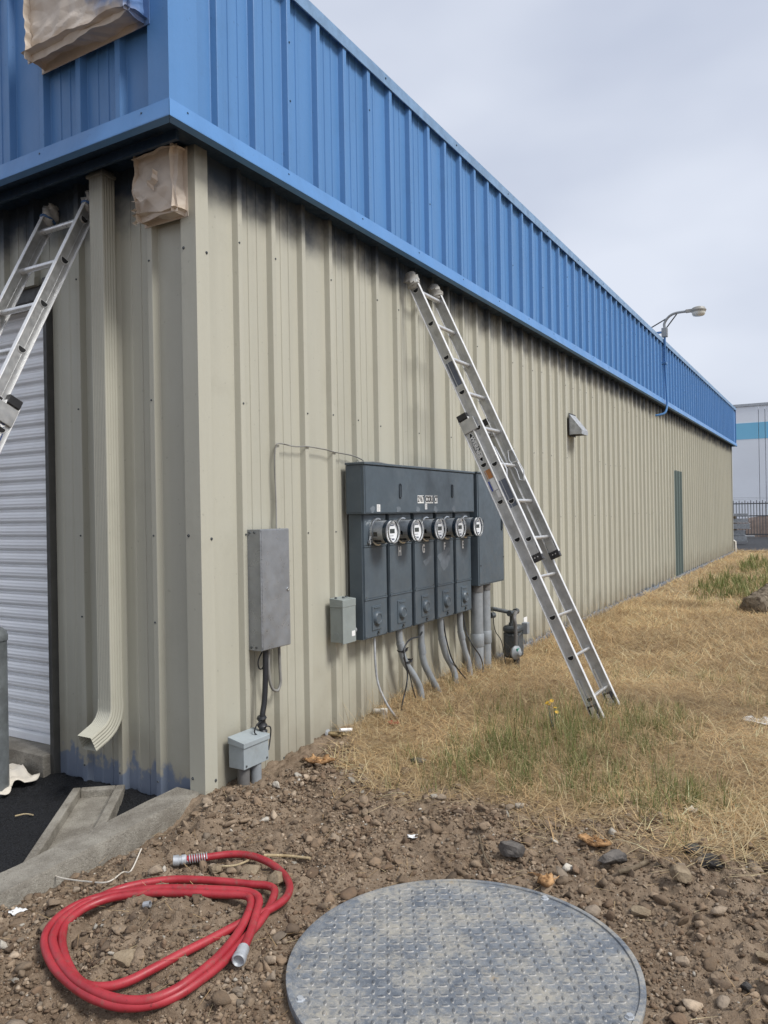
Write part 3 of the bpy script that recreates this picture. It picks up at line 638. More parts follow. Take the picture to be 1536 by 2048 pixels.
# ================================================================== downspout
ds = thing('downspout', 'tan ribbed metal downspout on the front wall, kicking out at the bottom', 'downspout', (-0.668, -0.05, 0.3))
dxc, dw, dd = -0.668, 0.054, 0.088          # centre, half width, depth
def ds_ring(c, ax, ay):                     # corrugated rectangle
    pts = []
    for k in range(17): t = -1 + 2 * k / 16; pts.append(V3(c) + ax * (t * dw) + ay * (dd / 2 + (0.0022 if k % 2 else 0)))
    for k in range(1, 10): t = 1 - 2 * k / 10; pts.append(V3(c) + ax * (dw + (0.003 if k % 2 else 0)) + ay * (t * dd / 2))
    pts.append(V3(c) + ax * dw - ay * dd / 2); pts.append(V3(c) - ax * dw - ay * dd / 2)
    for k in range(1, 10): t = -1 + 2 * k / 10; pts.append(V3(c) - ax * (dw + (0.003 if k % 2 else 0)) + ay * (t * dd / 2))
    return pts
yc = -0.004 - dd / 2
b = B(); b.rings([ds_ring((dxc, yc, 0.40), V3((1, 0, 0)), V3((0, -1, 0))), ds_ring((dxc, yc, 3.44), V3((1, 0, 0)), V3((0, -1, 0)))]); b.build('pipe', 'tan_trim', ds)
b = B(); b.box((dxc - dw - 0.012, yc - dd / 2 - 0.014, 3.405), (dxc + dw + 0.012, -0.001, 3.424)); b.build('top_flange', 'tan_trim', ds, bevel=0.003)
el = []; outer = []
for i in range(9):
    th = R(68) * min(1, i / 6); c = V3((dxc, yc, 0.425))
    rad = 0.15
    if i == 0: c = V3((dxc, yc, 0.455)); th = 0
    else:
        th = R(66) * (i - 1) / 6 if i < 8 else R(66)
        c = V3((dxc, yc - rad * (1 - math.cos(th)), 0.415 - rad * math.sin(th)))
        if i == 8: c = c + V3((0, -math.sin(th), -math.cos(th))) * 0.085
    k = 1.045 if i % 2 else 1.03
    ay = V3((0, -math.cos(th), math.sin(th))); ring = ds_ring(c, V3((1, 0, 0)) * k, ay * k); el.append(ring)
inn = [[el[i][0] * 0 + (np.mean(el[i], 0) + (p - np.mean(el[i], 0)) * 0.95) for p in el[i]] for i in (8, 7, 6)]
b = B(); b.rings(el, caps=False); b.rings([el[8], inn[0], inn[1], inn[2]], caps=False); b.build('elbow', 'tan_trim', ds, smooth=30)
b = B(); b.add(inn[2], [tuple(range(len(inn[2])))]); b.build('elbow_shadow_plug', 'jamb', ds)

# ================================================================== paper-wrapped fixtures
def wrapped(name, label, lo, hi, seed, crease=0.022, n=22):
    lo, hi = V3(lo), V3(hi); c = (lo + hi) / 2; h = (hi - lo) / 2; bm = bmesh.new()
    bmesh.ops.create_cube(bm, size=2.0); bmesh.ops.subdivide_edges(bm, edges=bm.edges, cuts=n, use_grid_fill=True)
    p = np.array([v.co[:] for v in bm.verts]); w = c + h * p; rs = np.random.default_rng(seed)
    def crumple(w, sc, k):                 # folded sheet: lower envelope of random tilted planes per cell
        d = np.zeros(len(w))
        for _ in range(k):
            a = rs.normal(size=3); a /= np.linalg.norm(a); ph = rs.uniform(0, 1); bend = 0.16 * np.sin((w @ rs.normal(size=3)) * sc * 1.3 + rs.uniform(0, 6))
            t = (w @ a) * sc + ph + bend; tri = np.abs((t % 1.0) - 0.5) * 2; d += tri * (0.6 + 0.4 * np.sin((w @ rs.normal(size=3)) * sc))
        return d / k - 0.5
    amt = crease * (1.5 * crumple(w, 2.6, 3) + 0.9 * crumple(w, 6.0, 3) + 0.45 * crumple(w, 13.0, 3))
    out = np.where(np.abs(p) > 0.999, np.sign(p), 0); ln = np.linalg.norm(out, axis=1, keepdims=True); out = out / np.maximum(ln, 1e-6)
    edge = np.where(ln[:, 0] > 1.2, -0.012, 0.0); bulge = 0.018 * (1 - p[:, 0] ** 2) * (1 - p[:, 2] ** 2)
    back = (p[:, 1] > 0.93).astype(float); w = w + out * ((amt + bulge + edge) * (1 - back))[:, None]; w[:, 1] = np.minimum(w[:, 1], hi[1]); w = w - V3((c[0], hi[1], lo[2]))
    for v, q in zip(bm.verts, w): v.co = q
    me = bpy.data.meshes.new(name); bm.to_mesh(me); bm.free(); me.materials.append(MAT['paper'])
    ob = bpy.data.objects.new(name, me); COL.objects.link(ob); ob.location = (c[0], hi[1], lo[2]); WL[ob.name] = V3((c[0], hi[1], lo[2])); return tag(ob, label, 'wrapped fixture')
fl = -0.304
xB = float(PY(85, 150, fl)[0]); yA = float(PX(38, 135, xB)[1]); xC = float(PY(300, 55, fl)[0]); zb = float(PY(85, 150, fl)[2])
w1 = wrapped('wrapped_sign', 'large box masked in crumpled beige paper on the blue fascia', (xB, yA, zb), (xC, fl, zb + 0.52), 3, 0.052, 70)
xB2 = float(PY(291, 458, 0)[0]); yA2 = float(PX(262, 452, xB2)[1]); xC2 = float(PY(378, 433, 0)[0]); zb2 = float(PY(378, 433, 0)[2])
w2 = wrapped('wrapped_lamp', 'smaller box masked in torn beige paper on the tan wall under the eave', (xB2, yA2, zb2), (xC2, -0.003, zb2 + 0.37), 8, 0.042, 60)
for j, (u, v, du, dv, sz) in enumerate(((304, 378, 12, -34, .07), (292, 398, -22, 4, .06), (274, 420, -6, 6, .028), (276, 444, -5, 8, .03))):
    b = B(); o = PY(u, v, yA2 - 0.012); e1 = PY(u + du, v + dv, yA2 - 0.03); s_ = nrm(e1 - o); t_ = nrm(np.cross(s_, (0, 1, 0)))
    pts = []
    for k in range(6): p = o + (e1 - o) * (k / 5) + t_ * 0.012 * math.sin(k * 1.7); pts.append([p - t_ * sz * .25 * (1 - k / 7), p + t_ * sz * .25 * (1 - k / 7) + V3((0, -0.02 - 0.01 * (k % 2), 0)), p + t_ * sz * .26 * (1 - k / 7) + V3((0, -0.0185 - 0.01 * (k % 2), 0)), p - t_ * sz * .25 * (1 - k / 7) + V3((0, 0.002, 0))])
    b.rings(pts); b.build('torn_flap', 'paper', w2)

# ================================================================== ladders
def ladder(name, label, foot_l, e_s, e_w, e_t, width, s_base, s_fly, rung0, fly_rung0, n_base, n_fly, t_fly, near_sign, extras):
    e_s, e_w, e_t = nrm(e_s), nrm(e_w), nrm(e_t); th = thing(name, label, 'ladder', foot_l + e_w * width / 2)
    P = lambda s, w, t: foot_l + e_s * s + e_w * w + e_t * t
    def rail(w, s0, s1, t0, nm):
        b_ = B(); hw = 0.041; fl_ = 0.015
        b_.obox(P((s0 + s1) / 2, w, t0), e_s * (s1 - s0) / 2, e_w * 0.0018, e_t * (hw - 0.0005))
        for sg in (-1, 1): b_.obox(P((s0 + s1) / 2, w, t0 + sg * hw), e_s * (s1 - s0) / 2, e_w * fl_, e_t * 0.0028, 1)
        for sg in (-1, 1): b_.obox(P((s0 + s1) / 2, w + sg * 0.003, t0 - 0.012), e_s * (s1 - s0) / 2, e_w * 0.0015, e_t * 0.0025)
        return b_.build(nm, ['alu', 'alu_highlight'], th, bevel=0.0012)
    def rung(s, w0, w1, t0):
        b_ = B(); r = 0.0175; ring = [e_s * (r * math.sin(a)) + e_t * (-r * math.cos(a)) for a in np.linspace(-math.pi * .5, math.pi * .5, 11)]
        ring = []
        for a in np.linspace(math.pi, 2 * math.pi, 13): ring.append(e_t * (r * math.cos(a)) + e_s * (r * math.sin(a) + r * .35))
        ring.append(e_t * r * .97 + e_s * r * .62); ring.append(-e_t * r * .97 + e_s * r * .62)
        b_.rings([[P(s, w0, t0) + p for p in ring], [P(s, w1, t0) + p for p in ring]]); ro = b_.build('rung', 'alu_bright', th, smooth=30)
        for w, sg in ((w0, -1), (w1, 1)):
            c_ = B(); c_.rings([[P(s, w + sg * 0.0003, t0) + p * 1.62 for p in ring], [P(s, w + sg * 0.006, t0) + p * 1.50 for p in ring]], True); c_.build('rung_collar', 'alu_bright', ro, smooth=40)
            d_ = B(); d_.rings([[P(s, w + sg * 0.0062, t0) + p * 1.22 for p in ring], [P(s, w + sg * 0.0072, t0) + p * 1.20 for p in ring]], True); d_.build('rung_hollow', 'dark_hole', ro)
        return ro
    for w in (0, width): rail(w, s_base[0], s_base[1], 0.0, 'base_rail')
    for w in (0.012, width - 0.012): rail(w, s_fly[0], s_fly[1], t_fly, 'fly_rail')
    for k in range(n_base): rung(rung0 + k * 0.3048, 0, width, 0)
    for k in range(n_fly): rung(fly_rung0 + k * 0.3048, 0.012, width - 0.012, t_fly)
    for w in (0, width):                     # guide brackets and black caps at the base top, black shoes at the fly foot
        b_ = B(); s = s_base[1]; b_.obox(P(s + 0.012, w, 0), e_s * 0.024, e_w * 0.018, e_t * 0.041); b_.build('end_cap', 'black', th, bevel=0.004)
        b_ = B(); b_.obox(P(s - 0.07, w, 0.02), e_s * 0.05, e_w * 0.0165, e_t * 0.060); b_.build('guide_bracket', 'alu', th, bevel=0.003)
        wf = 0.012 if w == 0 else width - 0.012; s = s_fly[0]
        b_ = B(); b_.obox(P(s - 0.012, wf, t_fly), e_s * 0.030, e_w * 0.019, e_t * 0.042); cp = b_.build('end_cap', 'black', th, bevel=0.005)
        b_ = B()
        for q in (-0.012, 0.012): b_.lathe(P(s - 0.010, wf + near_sign * 0.0192, t_fly + q), e_w * near_sign, [(0, .005), (.003, .0045)], 8)
        b_.build('cap_rivets', 'alu_bright', cp)
        b_ = B(); b_.obox(P(s + 0.055, wf + near_sign * 0.0165, t_fly), e_s * 0.045, e_w * 0.0022, e_t * 0.031); b_.build('foot_plate', 'alu', th, bevel=0.002)
    for w in (0.012, width - 0.012):         # cloth mitts on the tips
        b_ = B(); c = P(s_fly[1] + 0.02, w, t_fly); n1, n2 = 14, 12; vs2 = []
        for i in range(n1 + 1):
            for j in range(n2):
                ph = math.pi * i / n1; a = 2 * math.pi * j / n2; r = 0.060 + 0.014 * math.sin(a * 3 + i * 1.3 + w * 40) + 0.008 * math.sin(i * 2.1 + a * 5)
                vs2.append(c + e_s * (0.075 * math.cos(ph)) + (e_w * math.cos(a) * 0.68 + e_t * math.sin(a) * 0.9) * r * math.sin(ph) ** 0.75)
        b_.rings([vs2[i * n2:(i + 1) * n2] for i in range(n1 + 1)]); mt = b_.build('mitt', 'mitt', th, smooth=55)
        b_ = B(); b_.tube([c - e_s * 0.042 + e_w * math.cos(a) * 0.034 + e_t * math.sin(a) * 0.047 for a in np.linspace(0, 6.283, 17)], 0.008, 6); b_.build('tape_band', 'mitt_blue' if extras.get('blue_tape') else 'mitt', mt, smooth=60)
    nw = 0.0 if near_sign < 0 else width; nwf = 0.012 if near_sign < 0 else width - 0.012
    def plate(s, ds_, t0, ht, mat, nm, fly=False, rnd=False):
        b_ = B(); w = (nwf if fly else nw) + near_sign * 0.0022; t0 = t0 + (t_fly if fly else 0)
        if rnd:
            ring = [P(s, w, t0) + e_s * ds_ * math.cos(a) + e_t * (ht * math.sin(a) * abs(math.sin(a)) ** .25) for a in np.linspace(0, 2 * math.pi, 25)[:-1]]
            b_.rings([ring, [p + e_w * near_sign * 0.0012 for p in ring]])
        else: b_.obox(P(s, w + near_sign * 0.0006, t0), e_s * ds_, e_w * 0.0006, e_t * ht)
        return b_.build(nm, mat, th)
    for (s, dl, t0, ht, mat, nm, fly, rnd) in extras.get('plates', ()): plate(s, dl, t0, ht, mat, nm, fly, rnd)
    if 'logo' in extras:
        s, t0, size, mt_ = extras['logo']; up = e_t if near_sign < 0 else e_t
        axx = -e_s; ayy = e_t
        if np.cross(axx, ayy) @ (e_w * near_sign) < 0: axx = e_s
        text_mesh('WERNER', size, mt_, 'logo_lettering', th, P(s, nw + near_sign * 0.0038, t0), axx, ayy, 0.0005, 0.95)
    if extras.get('locks'):
        for w in (0.012, width - 0.012):       # rung locks where the sections overlap
            s = extras['locks']; b_ = B(); sg = 1 if w < width / 2 else -1
            loop = [(0.0, 0.01), (0.10, -0.012), (0.17, 0.012), (0.16, 0.045), (0.06, 0.052), (-0.03, 0.06), (-0.10, 0.03), (-0.08, 0.0), (0.0, 0.01)]
            b_.tube([P(s + a, w + sg * 0.022, t_fly + c_) for a, c_ in loop], 0.005, 6)
            b_.tube([P(s + 0.06, w + sg * 0.022, t_fly + 0.052), P(s + 0.07, w + sg * 0.022, t_fly)], 0.0045, 6); b_.build('rung_lock', 'alu_bright', th, smooth=50)
    if extras.get('shoes'):
        for w in (0, width):
            b_ = B(); b_.obox(P(0.09, w + near_sign * 0.0, -0.005), e_s * 0.05, e_w * 0.022, e_t * 0.030); sh = b_.build('shoe_hinge', 'black', th, bevel=0.004)
            b_ = B(); b_.obox(P(0.19, w + near_sign * 0.016, -0.02), e_s * 0.14, e_w * 0.003, e_t * 0.006); b_.obox(P(0.09, w + near_sign * 0.024, -0.005), e_s * 0.038, e_w * 0.0025, e_t * 0.016); b_.build('shoe_spring', 'alu_bright', sh)
            b_ = B(); b_.obox(P(0.02, w + near_sign * 0.02, -0.01), e_s * 0.055, e_w * 0.006, e_t * 0.028); b_.build('shoe_pad', 'galv', sh, bevel=0.003)
    return th
# the one on the side wall: leans towards -x
es = nrm((-0.4153, 0, 0.9096)); et = nrm((0.9096, 0, 0.4153)); fx = 1.480
fz = 0.0
ladder('extension_ladder', 'aluminium extension ladder leaning on the side wall over the meter cabinets', V3((fx, 2.30, fz)), es, (0, 1, 0), et, 0.425,
       (0.03, 2.40), (1.235, 3.575), 0.178, 1.368, 8, 8, 0.076, -1,
       dict(shoes=True, locks=1.94, logo=(2.155, 0.002, 0.048, 'white'), plates=[(2.155, 0.125, 0.002, 0.026, 'white', 'logo_rim', False, True), (2.155, 0.118, 0.002, 0.023, 'logo_grey', 'logo_oval', False, True),
            (1.93, 0.035, 0.004, 0.024, 'orange', 'warning_sticker', False, False), (1.845, 0.045, 0.008, 0.020, 'white', 'label_sticker', False, False), (1.84, 0.040, -0.018, 0.010, 'blue_sticker', 'blue_sticker', False, False), (1.765, 0.028, 0.014, 0.014, 'white', 'label_sticker', False, False),
            (1.74, 0.11, 0.0, 0.029, 'logo_grey', 'dark_sticker', True, False), (2.75, 0.10, 0.0, 0.029, 'logo_grey', 'dark_sticker', True, False)]))
# the one on the front wall: leans towards +y
es2 = nrm((0, 0.4468, 0.8946)); et2 = nrm((0, -0.8946, 0.4468))
yf = -0.10 - (3.132 - AZ) * 0.4468 / 0.8946
fl2 = V3((-1.195, yf, AZ)) - et2 * 0.076; fl2 = fl2 + es2 * ((AZ - fl2[2]) / es2[2])
s_top = (3.132 - AZ) / es2[2] + 0.076 * 0.5
ladder('extension_ladder', 'aluminium extension ladder leaning on the front wall beside the downspout', fl2, es2, (1, 0, 0), et2, 0.40,
       (0.03, 2.47), (1.33, s_top + 0.12), 0.18, s_top - 7 * 0.3048, 8, 8, 0.076, 1,
       dict(blue_tape=True, logo=(2.255, 0.002, 0.048, 'white'), plates=[(2.255, 0.118, 0.002, 0.025, 'logo_blue', 'logo_oval', False, True)]))

# ================================================================== meter bank
bank = thing('meter_bank', 'dark slate bank of five meter cabinets with a wide top box', 'meter bank', (0.05, 2.3, 0.61))
xf, xc = 0.110, 0.150
ed = [float(PX(u, 1180, xf)[1]) for u in (728, 773, 779, 823, 829, 868, 874, 907, 912, 942)]
y0b, y1b = 1.405, 3.225
b = B(); b.box((0.002, y0b - 0.005, 1.478), (xc, y1b, 1.815)); topc = b.build('top_cabinet', 'panel', bank, bevel=0.003)
b = B(); b.box((0.001, y0b - 0.014, 1.816), (xc + 0.012, y1b + 0.004, 1.832)); b.build('top_cap', 'panel', topc, bevel=0.003)
b = B(); b.box((xc + 0.0005, y0b + 0.008, 1.486), (xc + 0.004, y1b - 0.012, 1.808)); b.build('front_cover', 'panel', topc, bevel=0.0015)
b = B(); b.box((0.012, y0b - 0.0085, 1.49), (xc - 0.02, y0b - 0.0055, 1.805)); b.build('side_cover', 'panel', topc, bevel=0.001)
b = B(); b.box((0.002, ed[0] - 0.004, 0.615), (xf - 0.055, ed[-1] + 0.12, 1.4775)); b.build('back_box', 'panel_dark', bank)
b = B(); b.box((0.003, ed[0] - 0.012, 0.6155), (xf - 0.004, ed[0] - 0.0045, 1.477)); b.build('side_plate', 'panel', bank, bevel=0.001)
def handle(yc_, zc_, xx, par):
    b_ = B(); h, w = 0.052, 0.014; pts = [(xx + 0.004, yc_ + w * math.cos(a) * (1), zc_ + (h - w) * (1 if math.sin(a) > 0 else -1) + w * math.sin(a)) for a in np.linspace(0.001, 2 * math.pi + .001, 21)]
    b_.tube(pts, 0.0035, 5); b_.build('pull_handle', 'panel_dark', par, smooth=50)
for u in (799, 903):
    p = PX(u, 982, xc); handle(p[1], p[2], xc + 0.004, topc)
# address tiles
p0, p1 = PX(835, 997, xc + 0.004), PX(874, 1002, xc + 0.004); txt = '2967 COORS CT'; sp_ = (p1[1] - p0[1]) / len(txt) * 1.02
for i, ch in enumerate(txt):
    if ch == ' ': continue
    yy = p0[1] + sp_ * (i + 0.5); zz = p0[2] - 0.006; b = B(); b.box((xc + 0.0042, yy - sp_ * .48, zz - 0.030), (xc + 0.0052, yy + sp_ * .48, zz + 0.030)); tl = b.build('address_tile', 'white', topc)
    text_mesh(ch, 0.062, 'black', 'address_character', tl, (xc + 0.0053, yy, zz), (0, 1, 0), (0, 0, 1), 0.0006, 0.62)
for u, v, hw, hh in ((757, 1016, 0.023, 0.025), (852, 1013, 0.018, 0.022)):
    p = PX(u, v, xc + 0.004); b = B(); b.box((xc + 0.0042, p[1] - hw, p[2] - hh), (xc + 0.005, p[1] + hw, p[2] + hh)); stk = b.build('notice_sticker', 'white', topc)
    b = B()
    for k in range(5): b.box((xc + 0.0051, p[1] - hw * .75, p[2] + hh * (.7 - .33 * k) - .001), (xc + 0.0055, p[1] + hw * random.uniform(.2, .8), p[2] + hh * (.7 - .33 * k) + .001))
    b.build('print_lines', 'logo_grey', stk)
for k, yy in enumerate((1.50, 1.86, 2.16, 2.46, 2.80)):           # chalky smudges along its lower edge
    b = B(); n0 = 14; ring = [(xc + 0.0043, yy + 0.03 * math.cos(a) * (1 + .3 * math.sin(3 * a + k)), 1.508 + 0.024 * math.sin(a) * (1 + .2 * math.sin(2 * a + k))) for a in np.linspace(0, 6.283, n0 + 1)[:-1]]
    b.rings([ring, [(q[0] + .0006, q[1], q[2]) for q in ring]]); b.build('smudge', 'smudge', topc)
meter_spots = []
for k in range(5):
    ya, yb = ed[2 * k], ed[2 * k + 1]; yc2 = (ya + yb) / 2
    b = B(); b.box((xf - 0.0545, ya, 0.6155), (xf - 0.002, yb, 1.4775)); st = b.build('meter_stack', 'panel', bank, bevel=0.0015)
    for z0, z1, nm in ((1.262, 1.470, 'meter_cover'), (0.893, 1.246, 'breaker_door'), (0.622, 0.880, 'lower_cover')):
        b = B(); b.box((xf - 0.0018, ya + 0.004, z0), (xf + (0.004 if nm != 'breaker_door' else 0.006), yb - 0.004, z1)); b.build(nm, 'panel', st, bevel=0.002)
    for z in (1.254, 0.8865): b = B(); b.box((xf - 0.0016, ya + 0.002, z - 0.005), (xf + 0.0095, yb - 0.002, z + 0.005)); b.build('cover_rail', 'panel', st, bevel=0.002)
    # breaker knob plate
    zc_ = 0.752; b = B(); b.box((xf + 0.0042, yc2 - 0.062, zc_ - 0.085), (xf + 0.010, yc2 + 0.062, zc_ + 0.085)); bpz = b.build('breaker_plate', 'panel', st, bevel=0.003)
    b = B(); b.lathe((xf + 0.0102, yc2, zc_ - 0.005), (1, 0, 0), [(0, .052), (.006, .050), (.018, .044), (.021, .040), (.021, .030), (.018, .028)], 24); b.build('breaker_dome', 'panel', bpz, smooth=35)
    b = B(); b.box((xf + 0.0102, yc2 - 0.04, zc_ + 0.066), (xf + 0.015, yc2 + 0.04, zc_ + 0.075)); b.build('breaker_lip', 'panel', bpz, bevel=0.002)
    b = B(); b.lathe((xf + 0.0045, yc2 + 0.02, zc_ - 0.100), (1, 0, 0), [(0, .009), (.012, .008)], 8); b.box((xf + 0.0045, yc2 + 0.006, zc_ - 0.118), (xf + 0.012, yc2 + 0.03, zc_ - 0.109)); b.build('latch', 'iron', st)
    b = B()
    for (q, z) in ((ya + .02, .63), (yb - .02, .63), (ya + .02, .905), (yb - .02, .905)): b.lathe((xf + 0.004, q, z), (1, 0, 0), [(0, .005), (.004, .004)], 8)
    b.build('cover_screws', 'iron', st, kind='stuff')
    if k: text_mesh('.HGFE'[k], 0.088, 'white', 'unit_letter', st, (xf + 0.0062, yc2 - 0.015, 1.196), (0, 1, 0), (0, 0, 1), 0.0006, 0.68)
    meter_spots.append((yc2 + 0.005, 1.352))
b = B()
for k in (3,):
    for (yy, zz, ww, hh) in ((ed[6] + .12, 1.13, .10, .05), (ed[6] + .15, 1.06, .08, .06), (ed[4] + .21, 1.10, .06, .035)):
        ring = [(xf + 0.0066, yy + ww * math.cos(a) * (1 + .3 * math.sin(3 * a)), zz + hh * math.sin(a) * (1 + .3 * math.sin(2 * a + 1)) + .25 * ww * math.cos(a)) for a in np.linspace(0, 6.283, 19)[:-1]]; 
        ring = [(q[0], min(q[1], (ed[7] if yy > ed[6] else ed[5]) - .008), q[2]) for q in ring]; b.rings([ring, [(q[0] + .0004, q[1], q[2]) for q in ring]])
b.build('smudge', 'smudge', bank)
pcab = thing('service_cabinet', 'tall slate service cabinet joined to the right end of the meter bank', 'cabinet', (0.05, 3.6, 0.79))
pxf = 0.165; pa, pb = 3.262, 3.86; pz0, pz1 = 0.822, 1.822
b = B(); b.box((0.002, pa, pz0), (pxf, pb, pz1)); pc = b.build('cabinet_body', 'panel', pcab, bevel=0.003)
b = B(); b.box((pxf + 0.0005, pa + 0.02, pz0 + 0.012), (pxf + 0.005, pb - 0.008, pz1 - 0.012)); pdn = b.build('cabinet_door', 'panel', pcab, bevel=0.002)
b = B(); b.box((0.001, pa - 0.006, pz1 + 0.001), (pxf + 0.010, pb + 0.006, pz1 + 0.014)); b.build('cabinet_cap', 'panel', pcab, bevel=0.002)
handle(pa + 0.09, 1.355, pxf + 0.005, pdn); handle(pb - 0.05, 1.355, pxf + 0.005, pdn)
b = B(); b.lathe((pxf + 0.005, pa + 0.045, 1.0), (1, 0, 0), [(0, .007), (.006, .006)], 8); b.lathe((pxf + 0.005, pb - 0.02, 1.05), (1, 0, 0), [(0, .007), (.006, .006)], 8); b.build('door_bolts', 'iron', pdn)

# electric meters (each plugs into its cabinet)
def make_meter(loc, label):
    t = thing('electric_meter', label, 'electric meter', loc, 'electric meters on the bank'); p = V3(loc); X = (1, 0, 0)
    b_ = B(); b_.lathe(p, X, [(0, .097), (.012, .099), (.022, .097), (.024, .088), (.006, .086)], 32); b_.build('socket_ring', 'chrome', t, smooth=40)
    b_ = B(); b_.lathe(p + V3((.004, 0, 0)), X, [(0, .079), (.098, .079)], 28); bd = b_.build('meter_body', 'meter_in', t, smooth=40)
    b_ = B(); b_.box((p[0] + .02, p[1] - .055, p[2] - .072), (p[0] + .075, p[1] - .045, p[2] + .01)); b_.box((p[0] + .03, p[1] - .080, p[2] - .03), (p[0] + .06, p[1] - .05, p[2] + .0)); b_.build('terminal_block', 'black', bd)
    b_ = B(); b_.lathe(p + V3((.100, 0, 0)), X, [(0, .0795), (.028, .0795)], 32); b_.build('dark_collar', 'meter_dark', t, smooth=40)
    b_ = B(); b_.lathe(p + V3((.1285, 0, 0)), X, [(0, .078), (.006, .076)], 32); fc = b_.build('meter_face', 'meter_face', t, smooth=40)
    b_ = B(); b_.box((p[0] + .1347, p[1] - .030, p[2] - .010), (p[0] + .1365, p[1] + .034, p[2] + .020)); b_.build('display', 'lcd', fc)
    b_ = B()
    for yy, zz, w, h in ((0, .045, .026, .010), (0, .060, .012, .004), (-.01, -.028, .030, .003), (.012, -.052, .018, .012), (-.02, -.045, .008, .006)): b_.box((p[0] + .1347, p[1] + yy - w, p[2] + zz - h / 2), (p[0] + .1355, p[1] + yy + w, p[2] + zz + h / 2))
    b_.build('printed_marks', 'logo_grey', fc)
    b_ = B(); b_.lathe(p + V3((.024, 0, 0)), X, [(0, .086), (.10, .084), (.122, .083), (.128, .080)], 32, caps=False); b_.build('glass_cover', 'glass', t, smooth=50)
    b_ = B(); b_.lathe(p + V3((.146, 0, 0)), X, [(0, .081), (.008, .081), (.008, .073), (0, .073), (0, .081)], 32, caps=False); b_.build('front_rim', 'chrome', t, smooth=40)
    b_ = B(); b_.tube([p + V3((.012, -.092 + .0, -.03)), p + V3((.02, -.112, -.055)), p + V3((.015, -.100, -.085)), p + V3((.012, -.085, -.07))], .004, 6); b_.box((p[0] + .006, p[1] - .112, p[2] - .075), (p[0] + .02, p[1] - .094, p[2] - .055)); b_.build('seal_clip', 'galv', t)
    return t
mlab = ['electric meter on the unlettered cabinet at the corner end of the bank', 'round electric meter above the white letter H', 'round electric meter above the white letter G', 'round electric meter above the white letter F', 'round electric meter above the white letter E']
for (yy, zz), lb in zip(meter_spots, mlab): make_meter((xf + 0.0045, yy, zz), lb)

# small disconnect box beside the bank
dj = thing('disconnect_box', 'small light grey disconnect box hung at the lower corner of the meter bank', 'electrical box', (0.05, 1.26, 0.625))
b = B(); b.box((0.003, 1.185, 0.632), (0.098, 1.335, 0.905)); b.build('box_body', 'grey_box', dj, bevel=0.003)
b = B(); b.box((0.0985, 1.182, 0.625), (0.106, 1.338, 0.880)); b.build('front_cover', 'grey_box', dj, bevel=0.002)
b = B(); b.hexa([(0.002, 1.180, .865), (.108, 1.180, .865), (.108, 1.340, .865), (.002, 1.340, .865), (.002, 1.180, .925), (.108, 1.180, .915), (.108, 1.340, .915), (.002, 1.340, .925)]); b.build('rain_hood', 'grey_box', dj, bevel=0.003)
b = B(); b.lathe((.05, 1.1845, .68), (0, -1, 0), [(0, .020), (.002, .020), (.002, .016), (.001, .016), (.001, .011), (.002, .011), (.002, .003)], 18); b.build('knockout', 'grey_box', dj)
b = B(); b.cyl((.055, 1.341, .69), (.055, 1.400, .69), .020); b.cyl((.055, 1.355, .69), (.055, 1.370, .69), .027, n=8); b.build('conduit_nipple', 'galv', dj, smooth=40)
b = B(); b.box((.1065, 1.285, .665), (.1072, 1.325, .70)); b.build('rating_sticker', 'white', dj)
b = B()
for q in ((.04, 1.2, .922), (.06, 1.26, .92), (.05, 1.31, .92)): b.lathe(q, (0, 0, 1), [(0, .01), (.01, .008)], 8)
b.build('top_plugs', 'iron', dj)

# aluminium cabinet
ac = thing('aluminium_cabinet', 'tall dull aluminium cabinet with a side hinge, alone on the wall near the corner', 'cabinet', (0.05, 0.5, 0.712))
b = B(); b.box((0.002, 0.368, 0.713), (0.098, 0.628, 1.402)); b.build('cabinet_body', 'silver', ac, bevel=0.002)
b = B(); b.box((0.0985, 0.372, 0.717), (0.104, 0.624, 1.398)); acd = b.build('cabinet_door', 'silver', ac, bevel=0.002)
b = B(); b.cyl((0.0985, 0.3665, 0.73), (0.0985, 0.3665, 1.385), 0.005, n=10)
for k in range(26): b.cyl((0.0985, 0.3665, 0.735 + k * .025), (0.0985, 0.3665, 0.752 + k * .025), 0.0062, n=10)
b.build('hinge', 'silver', ac, smooth=40)
b = B(); b.lathe((0.1042, 0.605, 1.045), (1, 0, 0), [(0, .011), (.006, .010), (.006, .006), (.003, .005)], 14); b.build('lock', 'chrome', acd, smooth=40)
b = B()
for q in ((.02, 1.385), (.055, 1.385), (.02, .73), (.055, .73)): b.lathe((q[0], 0.3675, q[1]), (0, -1, 0), [(0, .008), (.004, .006)], 8)
b.build('corner_bolts', 'iron', ac)

# lower junction box on two stub conduits
jb = thing('junction_box', 'low blue-grey junction box with sloped lid standing on two conduit stubs', 'electrical box', (0.06, 0.28, 0.0))
b = B(); b.box((0.003, 0.182, 0.098), (0.112, 0.392, 0.228)); b.build('box_body', 'grey_box2', jb, bevel=0.003)
b = B(); b.hexa([(.001, .176, .229), (.119, .176, .215), (.119, .398, .215), (.001, .398, .229), (.001, .176, .268), (.119, .176, .244), (.119, .398, .244), (.001, .398, .268)]); b.build('lid', 'grey_box2', jb, bevel=0.003)
b = B(); b.cyl((.060, .235, -.10), (.060, .235, .0975), .034, n=20); b.build('conduit_stub', 'pvc_dark', jb, smooth=40)
b = B(); b.cyl((.072, .325, -.10), (.072, .325, .0975), .032, n=20); b.build('conduit_stub', 'pvc_grey', jb, smooth=40)
b = B(); b.lathe((.113, .20, .115), (1, 0, 0), [(0, .006), (.004, .005)], 8); b.lathe((.113, .375, .115), (1, 0, 0), [(0, .006), (.004, .005)], 8); b.build('box_screws', 'iron', jb)

